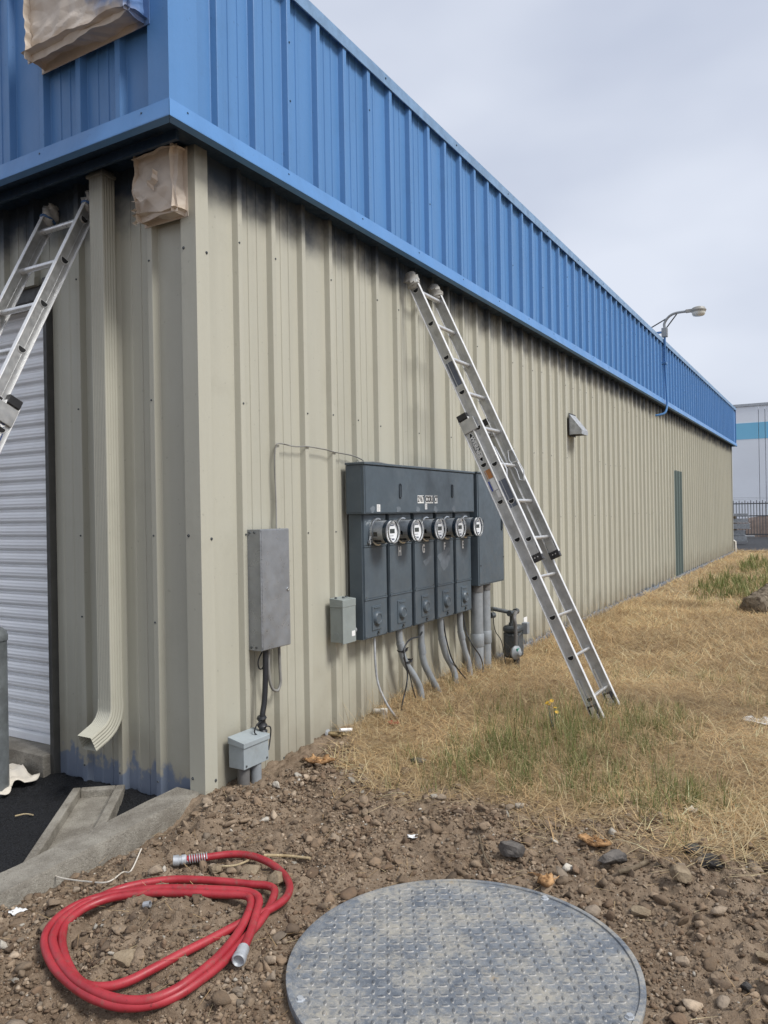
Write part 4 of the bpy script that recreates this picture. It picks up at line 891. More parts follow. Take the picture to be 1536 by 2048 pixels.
# ---- cables and conduits
def cable(name, label, cat, pts, r, mat, n=8, sub=8, group=None):
    b_ = B(); sp2 = spline(pts, sub); b_.tube(sp2, r, n); return tag(b_.build(name, mat, smooth=60, origin=tuple(pts[0])), label, cat, group)
def wp(l): return [PX(u, v, x) for u, v, x in l]
cable('bell_wire', 'thin grey wire rising from the aluminium cabinet and looping over to the meter bank', 'wire', wp([(553, 1056, .02), (552, 1000, .006), (549, 930, .006), (551, 897, .008), (558, 887, .015), (590, 893, .008), (615, 893, .010), (650, 899, .006), (668, 904, .010), (700, 910, .006), (715, 915, .012), (727, 922, .03)]) + [V3((.05, 1.50, 1.838)), V3((.02, 1.8, 1.855)), V3((.012, 2.1, 1.842)), V3((.015, 2.5, 1.85)), V3((.02, 2.9, 1.838))], 0.0042, 'cable_grey', 6)
bc = cable('power_cable', 'thick black taped cable from the aluminium cabinet down to the junction box', 'cable', wp([(531, 1298, .06), (531, 1350, .062), (529, 1400, .064), (525, 1430, .066), (525, 1455, .066), (527, 1478, .060)]), 0.0165, 'cable', 10)
b = B(); pc_ = wp([(523, 1432, .066), (525, 1455, .066), (526, 1470, .064)]); b.tube(spline(pc_, 5), [.024 + .006 * math.sin(i * 1.9) for i in range(11)], 9); b.build('tape_wrap', 'cable', bc, smooth=40)
b = B(); b.tube(spline(wp([(530, 1440, .07), (515, 1448, .085), (509, 1464, .08), (516, 1472, .08)]), 5), .004, 6); b.tube(spline(wp([(528, 1452, .08), (541, 1455, .085), (540, 1480, .085), (537, 1500, .09)]), 5), .004, 6); b.build('tape_tail', 'cable', bc)
cable('cable_loop', 'grey cable drooping in a U below the aluminium cabinet', 'cable', wp([(558, 1290, .03), (560, 1340, .03), (561, 1365, .03), (555, 1381, .03), (544, 1376, .035), (538, 1350, .045), (537, 1296, .05)]), 0.0085, 'cable_grey')
cable('coax_loop', 'thin dark wire looped below the aluminium cabinet', 'wire', wp([(528, 1296, .03), (517, 1320, .03), (518, 1336, .03), (526, 1334, .03), (531, 1296, .03)]), 0.004, 'cable', 6)
cable('steel_flex', 'grey flexible metal cable curving from the bank to the grass', 'cable', wp([(749, 1276, .07), (751, 1330, .08), (757, 1370, .10), (772, 1405, .14), (790, 1432, .18), (812, 1456, .22)]), 0.0085, 'galv')
cg = 'bent grey conduits under the meter bank'
cdl = ['bent grey conduit strapped with black cable, below the H cabinet', 'bent grey conduit below the G cabinet', 'bent grey conduit below the F cabinet', 'short bent grey conduit below the E cabinet']
cps = [[(797, 1250, .06), (800, 1285, .065), (809, 1322, .08), (828, 1352, .12), (840, 1378, .14), (844, 1410, .145), (846, 1445, .145)],
       [(842, 1245, .06), (843, 1290, .06), (848, 1325, .075), (862, 1355, .11), (875, 1380, .135), (879, 1400, .14), (879, 1425, .14)],
       [(880, 1235, .06), (883, 1275, .06), (892, 1310, .075), (905, 1335, .11), (911, 1358, .13), (910, 1385, .135), (909, 1415, .135)],
       [(919, 1222, .06), (921, 1262, .06), (929, 1298, .075), (937, 1325, .10), (940, 1350, .115), (939, 1370, .12), (938, 1400, .12)]]
for pts, lb in zip(cps, cdl):
    w = wp(pts); w = [w[0]] + w[1:]
    cdt = cable('conduit', lb, 'conduit', w, 0.0265, 'pvc_grey', 14, 8, cg)
    for a_, c_ in ((1, 0.35), (5, 0.4)):
        d_ = nrm(w[a_ + 1] - w[a_]) if a_ + 1 < len(w) else V3((0, 0, -1)); b = B(); b.cyl(w[a_], w[a_] + d_ * 0.07, 0.0305, n=14); b.build('coupling', 'pvc_grey', cdt, smooth=40)
for (x_, y_, r_, lb) in ((0.10, 3.36, 0.056, 'fat straight grey conduit with a coupling under the service cabinet, meter side'), (0.095, 3.56, 0.050, 'fat straight grey conduit under the service cabinet, gas meter side')):
    t = thing('straight_conduit', lb, 'conduit', (x_, y_, 0.0), 'straight conduits under the service cabinet')
    b = B(); b.cyl((x_, y_, -0.08), (x_, y_, 0.8215), r_, n=24); b.build('pipe', 'pvc_grey', t, smooth=40)
    b = B(); b.lathe((x_, y_, 0.27), (0, 0, 1), [(0, r_ + .002), (.005, r_ + .006), (.11, r_ + .006), (.115, r_ + .002)], 24); b.build('coupling', 'pvc_grey', t, smooth=40)
    b = B(); b.lathe((x_, y_, 0.76), (0, 0, 1), [(0, r_ + .005), (.0605, r_ + .005)], 24); b.build('collar', 'pvc_dark', t, smooth=40)
cable('ground_wire', 'black wire strapped along the bent conduit below the H cabinet', 'wire', wp([(846, 1258, .07), (840, 1272, .085), (824, 1277, .09), (813, 1287, .10), (808, 1305, .11), (812, 1330, .125), (815, 1350, .13), (812, 1375, .14), (804, 1410, .15), (800, 1440, .16)]), 0.006, 'cable', 6)
cable('ground_wire', 'thin black wire running from the H conduit down to the grass tie', 'wire', wp([(807, 1315, .125), (818, 1345, .13), (828, 1385, .15), (840, 1412, .18), (856, 1424, .20)]), 0.004, 'cable', 6)
cable('ground_wire', 'black wire sweeping across from the F conduit to a dark stake', 'wire', wp([(886, 1238, .07), (893, 1280, .09), (905, 1320, .13), (925, 1350, .15), (945, 1368, .17), (956, 1380, .19), (958, 1402, .19)]), 0.006, 'cable', 6)
cable('ground_wire', 'dark wire bowing across the straight conduits from the E cabinet', 'wire', wp([(926, 1228, .07), (932, 1262, .09), (945, 1290, .15), (960, 1312, .17), (966, 1335, .17), (962, 1358, .17), (954, 1372, .17)]), 0.0055, 'cable', 6)
for (u0, v0, lb) in ((805, 1300, 'black cable tie round the bent conduit, upper'), (814, 1322, 'black cable tie round the bent conduit, lower')):
    p = PX(u0, v0, .072 if v0 < 1310 else .09); b = B(); b.tube([p + V3((.034 * math.cos(a), .034 * math.sin(a), .006 * math.sin(a))) for a in np.linspace(0, 6.283, 15)], .008, 6); b.tube([p + V3((.03, -.02, 0)), p + V3((.055, -.01, .025))], .005, 5); tag(b.build('cable_tie', 'cable', origin=tuple(p), smooth=50), lb, 'cable tie')
b = B(); p = PX(958, 1385, .19); b.cyl((p[0], p[1], -.02), (p[0], p[1], p[2] + .0), .011, n=8); tag(b.build('ground_stake', 'iron', origin=(p[0], p[1], 0)), 'dark metal stake in the dry grass by the straight conduits', 'stake')

# gas meter
gm = thing('gas_meter', 'grey gas meter with regulator and pipes at the foot of the side wall', 'gas meter', (0.2, 3.9, 0.0))
gxx = 0.22
def gp_(u, v, x=gxx): return PX(u, v, x)
c = gp_(1027, 1283); b = B()
def gbody(z0, z1, hw, hd, ch): 
    ring = lambda z, k: [(c[0] + sx * hd * k * kx, c[1] + sy * hw * k * ky, z) for sx, sy, kx, ky in ((-1, -1, .7, 1), (1, -1, .7, 1), (1, -1, 1, .7), (1, 1, 1, .7), (1, 1, .7, 1), (-1, 1, .7, 1), (-1, 1, 1, .7), (-1, -1, 1, .7))]
    return [ring(z0, .78), ring(z0 + .02, 1), ring(z1 - .02, 1), ring(z1, .86)]
zt_, zb_ = gp_(1027, 1250)[2], gp_(1027, 1314)[2]
b.rings(gbody(zb_, zt_ - 0.07, .092, .075, 0)); b.build('meter_body', 'iron', gm, bevel=0.006)
b = B(); b.rings(gbody(zt_ - .069, zt_, .096, .079, 0)); b.build('meter_head', 'iron', gm, bevel=0.006)
b = B()
for k in range(10): a = k / 10 * 6.283; b.lathe((c[0] + .088 * math.cos(a), c[1] + .1 * math.sin(a), zt_ - .09), (0, 0, 1), [(0, .006), (.02, .006)], 6)
b.build('flange_bolts', 'iron', gm)
b = B(); b.box((c[0] + .06, c[1] + .06, zt_ - .09), (c[0] + .12, c[1] + .125, zt_ + .02)); b.build('index_box', 'pvc_grey', gm, bevel=0.006)
b = B(); b.box((c[0] + .05, c[1] + .14, zt_ - .02), (c[0] + .055, c[1] + .235, zt_ + .055)); b.build('tag_card', 'white', gm)
top_y, top_z = c[1], gp_(1025, 1225)[2]
b = B(); b.tube([V3((-.02, gp_(985, 1218, .0)[1], gp_(985, 1218, .0)[2])), V3((.09, gp_(990, 1218, .1)[1], gp_(990, 1218, .1)[2])), V3((gxx, c[1] - .03, top_z)), V3((gxx, c[1] + .09, top_z - .004))], .020, 10)
b.lathe((gxx, c[1] - .10, top_z), (0, 1, 0), [(0, .028), (.04, .03), (.05, .024)], 10); b.lathe((gxx, c[1] + .05, top_z), (0, 1, 0), [(0, .03), (.05, .03)], 8); b.lathe((.12, c[1] - .30, top_z + .003), (.5, 1, 0), [(0, .027), (.04, .027)], 8); b.build('supply_pipe', 'iron', gm, smooth=40)
b = B(); b.tube([V3((gxx, c[1] - .03, top_z)), V3((gxx, c[1] - .03, zt_ - .005))], .022, 10); b.lathe((gxx, c[1] - .03, zt_ - .002), (0, 0, 1), [(0, .034), (.03, .034)], 8); b.build('inlet_swivel', 'iron', gm, smooth=40)
rg = gp_(1034, 1305, gxx + .10)
b = B(); b.tube(spline([V3((gxx + .02, c[1] + .03, top_z)), V3((rg[0] - .02, rg[1] + .0, top_z - .02)), V3((rg[0] - .01, rg[1], top_z - .12)), V3((rg[0] - .01, rg[1], rg[2] + .03))], 6), .017, 10); b.build('regulator_pipe', 'pvc_dark', gm, smooth=40)
b = B(); b.lathe(rg - V3((.03, 0, 0)), (1, -.35, 0), [(0, .05), (.02, .066), (.032, .066), (.045, .052), (.06, .030), (.075, .022), (.078, .016)], 22); rgo = b.build('regulator', 'pvc_grey', gm, smooth=30)
b = B(); b.box((rg[0] + .012, rg[1] - .045, rg[2] + .018), (rg[0] + .024, rg[1] + .012, rg[2] + .043)); b.build('teal_tag', 'teal', rgo)
b = B(); b.cyl((rg[0] - .01, rg[1] + .01, -.08), (rg[0] - .01, rg[1] + .01, rg[2] - .03), .022, n=10); b.lathe((rg[0] - .01, rg[1] + .01, .02), (0, 0, 1), [(0, .032), (.09, .03)], 10); b.build('riser', 'cable', gm, smooth=40)
b = B(); b.cyl(rg + V3((0, .05, -.02)), rg + V3((0, .12, -.02)), .014, n=8); b.build('vent_stub', 'iron', rgo)
cable('gas_wire', 'thin dark wire bowing down beside the gas meter', 'wire', wp([(986, 1225, .03), (990, 1260, .05), (1003, 1283, .08), (1012, 1330, .2)]), 0.004, 'cable', 6)

# hose bib, white pipe, red scrap
hb = thing('wall_spigot', 'corroded brass spigot pipe with a white handle low on the tan wall', 'spigot', (0.05, 1.25, 0.06))
q0 = PX(656, 1467, .01); q1 = PX(690, 1470, .10); q2 = PX(712, 1476, .14)
b = B(); b.lathe(q0, (1, 0, 0), [(-.005, .028), (.004, .026), (.008, .016)], 10); b.build('escutcheon', 'galv', hb)
b = B(); b.tube([q0, q0 + (q1 - q0) * .5, q1, q2], [.015, .017, .016, .019], 9); b.lathe(q1, q2 - q1, [(-.03, .02), (.0, .022)], 6); b.build('brass_pipe', 'brass', hb, smooth=40)
b = B(); b.tube([PX(680, 1460, .09), PX(703, 1459, .12)], .011, 9); b.tube([PX(692, 1460, .1), PX(691, 1470, .1)], .006, 6); b.build('handle', 'white', hb, smooth=40)
cable('root_stick', 'bare grey stick slanting down from the spigot into the dirt', 'stick', [PX(716, 1474, .15), PX(708, 1500, .19), PX(700, 1530, .23)], 0.012, 'stick', 7, 4)
wpv = thing('pipe_elbow', 'dirty white plastic pipe elbow poking from the wall into the grass', 'pipe', (0.1, 1.6, 0.0))
e0, e1_, e2_ = PX(748, 1422, .02), PX(768, 1423, .10), PX(769, 1455, .10)
b = B(); b.tube([e0, e1_], .019, 12); b.tube([e1_ + V3((0, 0, .015)), V3((e1_[0], e1_[1], -.03))], .019, 12); b.lathe(e1_ + V3((0, 0, -.05)), (0, 0, 1), [(0, .025), (.07, .025)], 12); b.build('pipe', 'pvc_white', wpv, smooth=40)

# vent hood
vh = thing('vent_hood', 'small pale metal vent hood projecting from the tan side wall', 'vent', (0.05, 6.6, 2.45))
v0, v1 = PX(1137, 830), PX(1137, 870); yv0 = float(v0[1]); wv = 0.27
b = B(); b.box((0.001, yv0 - 0.01, 2.415), (0.008, yv0 + wv + .01, 2.705)); b.build('back_plate', 'black', vh, bevel=0.002)
b = B(); A_ = [(0.009, 2.69), (0.165, 2.485), (0.165, 2.43), (0.160, 2.43), (0.160, 2.480), (0.009, 2.68)]
b.extrude([(x, yv0, z) for x, z in A_], (0, wv, 0))
for yy in (yv0 + .001, yv0 + wv - .005): b.extrude([(0.009, yy, 2.685), (0.163, yy, 2.484), (0.163, yy, 2.432), (0.009, yy, 2.432)], (0, .004, 0))
b.build('hood', 'galv', vh); b = B(); b.box((0.0085, yv0 + .01, 2.44), (0.012, yv0 + wv - .01, 2.66)); b.build('duct_opening', 'dark_hole', vh)

# wall lamp on the fascia
wl_ = thing('yard_lamp', 'pale dusk-to-dawn lamp on a curved arm above the blue fascia', 'lamp', (0.2, 12.12, 4.7))
ly = 12.12; lx = 0.165
b = B(); b.tube(spline([V3((-.02, 11.98, 3.22)), V3((.06, 12.0, 3.225)), V3((.16, 12.06, 3.27)), V3((lx + .02, ly, 3.42)), V3((lx + .02, ly, 3.6)), V3((lx, ly, 4.2)), V3((lx, ly, 4.68))], 6), .021, 8); b.build('conduit', 'blue_trim', wl_, smooth=50)
for z in (4.2,): b = B(); b.box((.10, ly - .08, z - .02), (lx + .03, ly + .05, z + .02)); b.build('pipe_clamp', 'blue', wl_, bevel=.003)
b = B(); b.box((lx - .05, ly - .05, 4.69), (lx + .05, ly + .05, 4.86)); b.build('junction', 'pvc_grey', wl_, bevel=.008)
b = B(); b.box((-.30, ly - .03, 4.77), (lx - .051, ly + .03, 4.80)); b.build('mount_bar', 'blue', wl_)
b = B(); b.tube(spline([V3((lx, ly, 4.85)), V3((lx + .0, ly, 4.95)), V3((lx + .08, ly, 5.06)), V3((lx + .20, ly, 5.11)), V3((lx + .42, ly, 5.115))], 6), .024, 8); b.build('arm', 'pvc_grey', wl_, smooth=50)
b = B(); b.tube([V3((lx + .02, ly, 4.84)), V3((lx + .22, ly, 5.09))], .012, 6); b.tube([V3((-.30, ly, 4.79)), V3((lx + .2, ly, 5.11))], .012, 6); b.build('brace', 'iron', wl_)
hx = lx + .60
b = B(); b.lathe((hx, ly, 5.075), (0, 0, 1), [(0, .125), (.02, .130), (.024, .135), (.035, .135), (.04, .122), (.075, .110), (.09, .075), (.094, .02)], 24); b.obox((hx - .16, ly, 5.115), (.06, 0, 0), (0, .035, 0), (0, 0, .026)); b.build('lamp_head', 'lamp_grey', wl_, smooth=40)
b = B(); b.lathe((hx, ly, 5.074), (0, 0, -1), [(0, .118), (.04, .114), (.065, .095), (.074, .06), (.076, .01)], 24); b.build('lens', 'lens', wl_, smooth=50)

# ================================================================== red hose
hp = [(830, 388), (920, 377), (1000, 382), (1075, 410), (1130, 452), (1158, 500), (1148, 545), (1110, 580), (1050, 612), (960, 655), (840, 718), (720, 778), (600, 842), (520, 882), (440, 906), (360, 905), (305, 872), (265, 800), (248, 725), (262, 662), (320, 605), (400, 566), (480, 545), (600, 532), (700, 532), (880, 538), (975, 541), (1003, 562), (994, 610), (950, 695), (870, 790), (770, 872), (690, 925), (600, 958), (500, 962), (400, 935), (310, 885), (250, 820), (216, 750), (214, 700), (250, 640), (320, 588), (420, 540), (500, 510), (600, 489), (700, 478), (800, 480), (900, 487), (1000, 497), (1070, 503), (1098, 522), (1086, 568), (1045, 640), (970, 725), (885, 815), (800, 882), (720, 935), (640, 970), (540, 987), (450, 980), (350, 942), (270, 884), (212, 822), (182, 752), (184, 695), (222, 640), (290, 590), (385, 552), (490, 530), (600, 517), (700, 513), (850, 518), (960, 524), (1016, 536), (1036, 562), (1026, 610), (1002, 690), (974, 755)]
lift = np.interp(np.arange(len(hp)), [0, 8, 12, 22, 26, 30, 33, 40, 48, 53, 58, 66, 72, 75, 78], [.012, .004, .004, .004, .012, .030, .022, .014, .006, .012, .004, .006, .030, .035, .008])
_o = np.linspace(-.025, .025, 5); _ox, _oy = [q.ravel() for q in np.meshgrid(_o, _o)]
def coarse(x, y): return float(np.percentile(terrain(x + _ox, y + _oy), 90))
hpu = np.array([(a_ / 2, 1520 + c_ / 2) for a_, c_ in hp]); hz = np.full(len(hp), .03)
for _ in range(4):
    pts = [PZ(u, v, z) for (u, v), z in zip(hpu, hz)]; raw = np.array([coarse(p[0], p[1]) for p in pts]) + .0165 + lift * .8
    hz = np.convolve(np.pad(raw, 5, 'edge'), np.hanning(13)[1:-1] / np.hanning(13)[1:-1].sum(), 'valid')
pts = [PZ(u, v, z) for (u, v), z in zip(hpu, hz)]
hose = thing('red_hose', 'coiled red rubber hose lying on the dirt with metal end fittings', 'hose', tuple(pts[0] - V3((0, 0, .02))))
b = B(); b.tube(spline(pts, 6), 0.0150, 12); b.build('hose_tube', 'hose', hose, smooth=60)
HOSE_XY = np.array([p[:2] for p in spline(pts, 3)]); d0 = nrm(pts[0] - pts[1]); d0[2] *= .3; d0 = nrm(d0); pe = pts[0]
b = B(); b.cyl(pe, pe + d0 * .085, .0148, n=12); gd_ = b.build('guard_core', 'hose', hose, smooth=40)
b = B(); fx_, fy_ = frame(d0); b.tube([pe + d0 * (.002 + .08 * i / 72) + (fx_ * math.cos(i * 6.283 * 8 / 72) + fy_ * math.sin(i * 6.283 * 8 / 72)) * .0172 for i in range(73)], .0026, 5); b.build('spring_guard', 'galv', hose, smooth=50)
b = B(); b.lathe(pe + d0 * .086, d0, [(0, .016), (.004, .0205), (.020, .0205), (.022, .018), (.030, .018), (.032, .0225), (.054, .0225), (.056, .017), (.045, .014)], 14); b.build('end_fitting', 'galv', hose, smooth=30)
d1 = nrm(pts[-1] - pts[-2]); pe = pts[-1]
b = B(); b.lathe(pe - d1 * .004, d1, [(0, .0185), (.004, .0205), (.045, .0205), (.047, .023), (.066, .0235), (.070, .019), (.060, .0145)], 14); b.build('end_fitting', 'galv', hose, smooth=30)

# ================================================================== manhole cover
mc = V3((1.842, -0.766, 0.0)); MR = 0.563; mz = 0.025
mh = thing('manhole_cover', 'big round dusty tread-plate cover set in the dirt', 'manhole cover', (mc[0], mc[1], -0.02))
b = B(); b.lathe((mc[0], mc[1], -0.08), (0, 0, 1), [(0, MR - .01), (mz + .055, MR), (mz + .072, MR - .003), (mz + .080, MR - .012)], 96); b.build('cover_plate', 'cover', mh, smooth=30)
tz = -0.08 + mz + .080
b = B(); b.lathe((mc[0], mc[1], tz - .004), (0, 0, 1), [(0, MR + .002), (.008, MR + .001), (.0095, MR - .004), (.0095, MR - .016), (.004, MR - .018), (0, MR - .018)], 96, caps=False); b.build('rim', 'cover', mh, smooth=30)
def lug(ang):
    b_ = B(); n0 = 10; L, W, Hh = .0128, .0050, .0042; ca, sa = math.cos(ang), math.sin(ang)
    ring = lambda k, z: [(k * (L * math.cos(a) * ca - W * math.sin(a) * sa), k * (L * math.cos(a) * sa + W * math.sin(a) * ca), z) for a in np.linspace(0, 6.283, n0 + 1)[:-1]]
    b_.rings([ring(1.10, 0), ring(1.0, Hh * .35), ring(.86, Hh * .75)], False); b_.rings([ring(.855, Hh * .74), ring(.55, Hh)], True, False, 1); return b_
rot = R(75.5); lugs = []; pt = 0.0335
for i in range(-40, 41):
    for j in range(-40, 41):
        x, y = i * pt, j * pt; X_, Y_ = x * math.cos(rot) - y * math.sin(rot), x * math.sin(rot) + y * math.cos(rot)
        if math.hypot(X_, Y_) < MR - .035: lugs.append((X_ + mc[0], Y_ + mc[1], (i + j) % 2))
lugs.sort(key=lambda l: (l[0] - CAM[0]) ** 2 + (l[1] - CAM[1]) ** 2)
infr = []
for l in lugs:
    rel = V3((l[0], l[1], tz)) - CAM; dep = rel @ Fv
    infr.append(abs(rel @ Rv / dep) < .49 and abs(rel @ Uv / dep) < .655)
near = [l for l, k in zip(lugs, infr) if k][:300]; ns = set(near); rest = [l for l in lugs if l not in ns]
proto = {}
for l in near:
    if l[2] not in proto: o = lug(rot + R(45) + l[2] * R(90)); proto[l[2]] = o.build('tread_lug', ['lug_dust', 'cover_lug'], mh, origin=(0, 0, 0)); proto[l[2]].location = V3((l[0], l[1], tz - .0003)) - WL[mh.name]
    else: inst(proto[l[2]], mh, V3((l[0], l[1], tz - .0003)) - WL[mh.name])
bb = [lug(rot + R(45)), lug(rot + R(135))]; b = B()
for l in rest:
    q = bb[l[2]]; b.add([(p[0] + l[0], p[1] + l[1], p[2] + tz - .0003) for p in q.v], q.f); b.mi[-len(q.f):] = q.mi
b.build('tread_lugs', ['lug_dust', 'cover_lug'], mh, kind='stuff')
for u, v in ((603, 2000), (1248, 2032), (1100, 1790)):
    p = PZ(u, v, tz); rr_ = p[:2] - mc[:2]; rr_ = rr_ / np.linalg.norm(rr_) * (MR - .03); b = B(); b.lathe((mc[0] + rr_[0], mc[1] + rr_[1], tz), (0, 0, 1), [(-.001, .016), (.003, .016), (.004, .011), (.010, .010)], 6); b.build('bolt', 'galv', mh)

# ================================================================== loose stones, bark, scraps
def rock(name, label, cat, u, v, dims, mat, seed, yaw=0.0, sink=0.3, boxy=0.66):
    z = 0.0
    for _ in range(3): p = PZ(u, v, z); z = gz(p[0], p[1])
    bm = bmesh.new(); bmesh.ops.create_icosphere(bm, subdivisions=3, radius=1.0); rs = np.random.default_rng(seed); planes = [(nrm(rs.normal(size=3)), rs.uniform(.45, .80)) for _ in range(13)]
    for vv in bm.verts:
        q = V3(vv.co)
        for a_, o_ in planes:
            t_ = q @ a_
            if t_ > o_: q = q - a_ * (t_ - o_) * boxy * 1.5
        q = q * (1 + .16 * (vnoise(np.array([q[0] * 4 + 9]), np.array([q[1] * 4 + q[2] * 3]), seed)[0] - .5) + .08 * (vnoise(np.array([q[0] * 11 + 9]), np.array([q[1] * 11 + q[2] * 9]), seed + 3)[0] - .5))
        x, y, zz = q * V3(dims) * .5; vv.co = (x * math.cos(yaw) - y * math.sin(yaw), x * math.sin(yaw) + y * math.cos(yaw), zz + dims[2] * (.5 - sink))
    me = bpy.data.meshes.new(name); bm.to_mesh(me); bm.free(); me.materials.append(MAT[mat]); me.shade_smooth(); me.set_sharp_from_angle(angle=R(14))
    ob = bpy.data.objects.new(name, me); COL.objects.link(ob); ob.location = (p[0], p[1], z); return tag(ob, label, cat)
rock('rock', 'dark angular rock on bare dirt behind the manhole cover', 'rock', 1020, 1708, (.135, .11, .10), 'rock_dark', 1, .3, .25)
rock('rock', 'long flat dark rock beside the orange bark', 'rock', 1230, 1733, (.15, .09, .07), 'rock_dark', 2, .5, .2)
rock('rock', 'blocky tan stone between the dark rock and the black lumps', 'rock', 1365, 1762, (.095, .08, .085), 'rock_tan', 3, 0, .2)
rock('rock', 'black lump of old asphalt at the edge of the straw', 'rock', 1420, 1733, (.17, .11, .08), 'rock_black', 4, -.3, .3)
rock('rock', 'smaller black lump behind the tan stone', 'rock', 1390, 1708, (.12, .09, .06), 'rock_black', 14, .6, .3)
rock('rock', 'flat half-buried grey stone right of the manhole cover', 'rock', 1278, 1828, (.10, .075, .05), 'rock_tan', 5, .2, .5)
rock('rock', 'tan stone under the bend of the red hose', 'rock', 553, 1765, (.07, .10, .075), 'rock_tan', 6, 1.2, .25)
rock('rock', 'pale tan stone at the foot of the conduit stubs', 'rock', 498, 1590, (.05, .04, .04), 'rock_tan', 7, 0, .3)
rock('rock', 'ochre stone on the dirt by the right frame of the manhole clearing', 'rock', 1530, 1922, (.07, .055, .05), 'rock_tan', 8, .4, .3)
rock('rock', 'brown lump of earth inside the hose coil', 'rock', 250, 1925, (.10, .08, .07), 'rock_tan', 9, .9, .45)
rock('rock', 'crumbly clod next to the hose spring guard', 'rock', 430, 1745, (.08, .07, .055), 'rock_tan', 10, .2, .35)
rock('rock', 'large crumbly clod under the hose neck', 'rock', 500, 1742, (.12, .09, .07), 'rock_tan', 11, .5, .4)
rock('rock', 'grey stone in the green grass patch near the wall', 'rock', 838, 1528, (.12, .07, .06), 'rock_dark', 12, .2, .3)
rock('rock', 'coal-black lump on the dirt right of the cover', 'rock', 1496, 1985, (.05, .05, .04), 'rock_black', 13, 0, .3)
def on_ground(u, v, dz=0.0):
    z = 0.0
    for _ in range(3): p = PZ(u, v, z + dz); z = gz(p[0], p[1])
    return V3((p[0], p[1], z + dz))
def scrap(name, label, cat, u, v, size, mat, seed, curl=.4, elong=1.4, yaw=0.0, thick=.003):
    p = on_ground(u, v, 0.008); rs = np.random.default_rng(seed); n0 = 9; vs2 = []
    for i in range(n0):
        for j in range(n0):
            a, c_ = (i / (n0 - 1) - .5), (j / (n0 - 1) - .5); e_ = 1 + .25 * math.sin(5 * c_ + seed) - .3 * abs(c_)
            x, y = a * size * elong * e_, c_ * size * (1 - .3 * abs(a) + .1 * math.sin(7 * a)); z = curl * size * (a * a + .6 * c_ * c_) + .03 * size * math.sin(14 * a + seed) + .05 * size * rs.random()
            vs2.append((p[0] + x * math.cos(yaw) - y * math.sin(yaw), p[1] + x * math.sin(yaw) + y * math.cos(yaw), p[2] + z))
    b_ = B(); b_.add(vs2, [(i * n0 + j, (i + 1) * n0 + j, (i + 1) * n0 + j + 1, i * n0 + j + 1) for i in range(n0 - 1) for j in range(n0 - 1)])
    ob = b_.build(name, mat, origin=tuple(p), smooth=40); md = ob.modifiers.new('s', 'SOLIDIFY'); md.thickness = thick; return tag(ob, label, cat)
scrap('bark_piece', 'curled orange bark slab beside the long dark rock', 'bark', 1188, 1690, .075, 'bark', 1, .7, 1.7, -.1, .012)
scrap('bark_piece', 'frayed orange bark chunk at the edge of the manhole cover', 'bark', 1092, 1772, .065, 'bark', 2, 1.1, 1.2, 1.9, .02)
scrap('bark_piece', 'shredded brown bark at the wall foot near the spigot', 'bark', 640, 1528, .10, 'bark', 3, 1.0, 1.6, .5, .012)
for ob_, sd_ in ((bpy.data.objects['bark_piece'], 1), (bpy.data.objects['bark_piece.001'], 2), (bpy.data.objects['bark_piece.002'], 3)):
    rsb = np.random.default_rng(sd_); b = B(); o_ = WL[ob_.name]
    for _ in range(16):
        a = rsb.uniform(0, 6.28); c_ = o_ + V3((rsb.normal(0, .016), rsb.normal(0, .016), .012 + rsb.uniform(0, .02))); l_ = rsb.uniform(.015, .045); b.tube([c_, c_ + V3((math.cos(a) * l_ * .5, math.sin(a) * l_ * .5, .006)), c_ + V3((math.cos(a + .4) * l_, math.sin(a + .4) * l_, rsb.uniform(-.008, .012)))], [.003, .0022, .0008], 5)
    b.build('bark_fibres', 'bark', ob_)
scrap('paper_scrap', 'white paper scrap on the dirt left of the hose', 'litter', 35, 1822, .05, 'white', 4, .3, 1.3, .2, .001)
scrap('paper_scrap', 'white scrap on the bare dirt in front of the meter bank', 'litter', 825, 1678, .035, 'white', 5, .5, 1.3, .5, .001)
scrap('paper_scrap', 'crumpled pale scrap in the straw', 'litter', 1383, 1626, .05, 'cloth', 6, 1.2, .9, 1.0, .002)
scrap('paper_sheet', 'white sheet lying on the dry grass', 'litter', 1535, 1446, .20, 'white', 7, .1, 1.3, .3, .001)
scrap('red_scrap', 'bright red scrap in the grass by the pipe elbow', 'litter', 787, 1449, .06, 'red_flag', 8, .8, 1.2, .2, .002)
b = B(); p = on_ground(288, 1802, .015); b.lathe(p, (.8, .3, .2), [(0, .012), (.025, .012), (.025, .009), (0, .009)], 12); tag(b.build('metal_ferrule', 'galv', origin=tuple(p)), 'tiny grey metal ferrule on the dirt inside the hose coil', 'ferrule')
# twine, sticks
tw = [on_ground(u, v, .026) for u, v in ((0, 1790), (40, 1768), (90, 1756), (125, 1757), (170, 1762), (215, 1762), (245, 1745), (262, 1728), (283, 1718))]
cable('twine', 'thin white twine trailing from the kerb across the dirt', 'twine', tw, .0032, 'cloth', 5, 6)
for lb, l, r_, m_ in (('thin dark twig lying behind the manhole cover', ((958, 1672), (965, 1700), (972, 1722), (985, 1735)), .005, 'stick'), ('dark stick beside the blocky tan stone', ((1238, 1748), (1270, 1735), (1295, 1722)), .009, 'stick'), ('pale flat splinter beside the hose neck', ((528, 1716), (575, 1712), (620, 1708)), .006, 'straw'), ('pale thin splinter under the hose neck', ((430, 1735), (470, 1728), (500, 1722)), .004, 'straw'), ('small pale stick on the black asphalt', ((30, 1632), (50, 1628), (66, 1630)), .004, 'straw')):
    z_ = .016
    pp = [on_ground(u, v, z_) for u, v in l] if 'asphalt' not in lb else [PZ(u, v, AZ + .02) for u, v in l]
    cable('twig', lb, 'twig', pp, r_, m_, 6, 4)

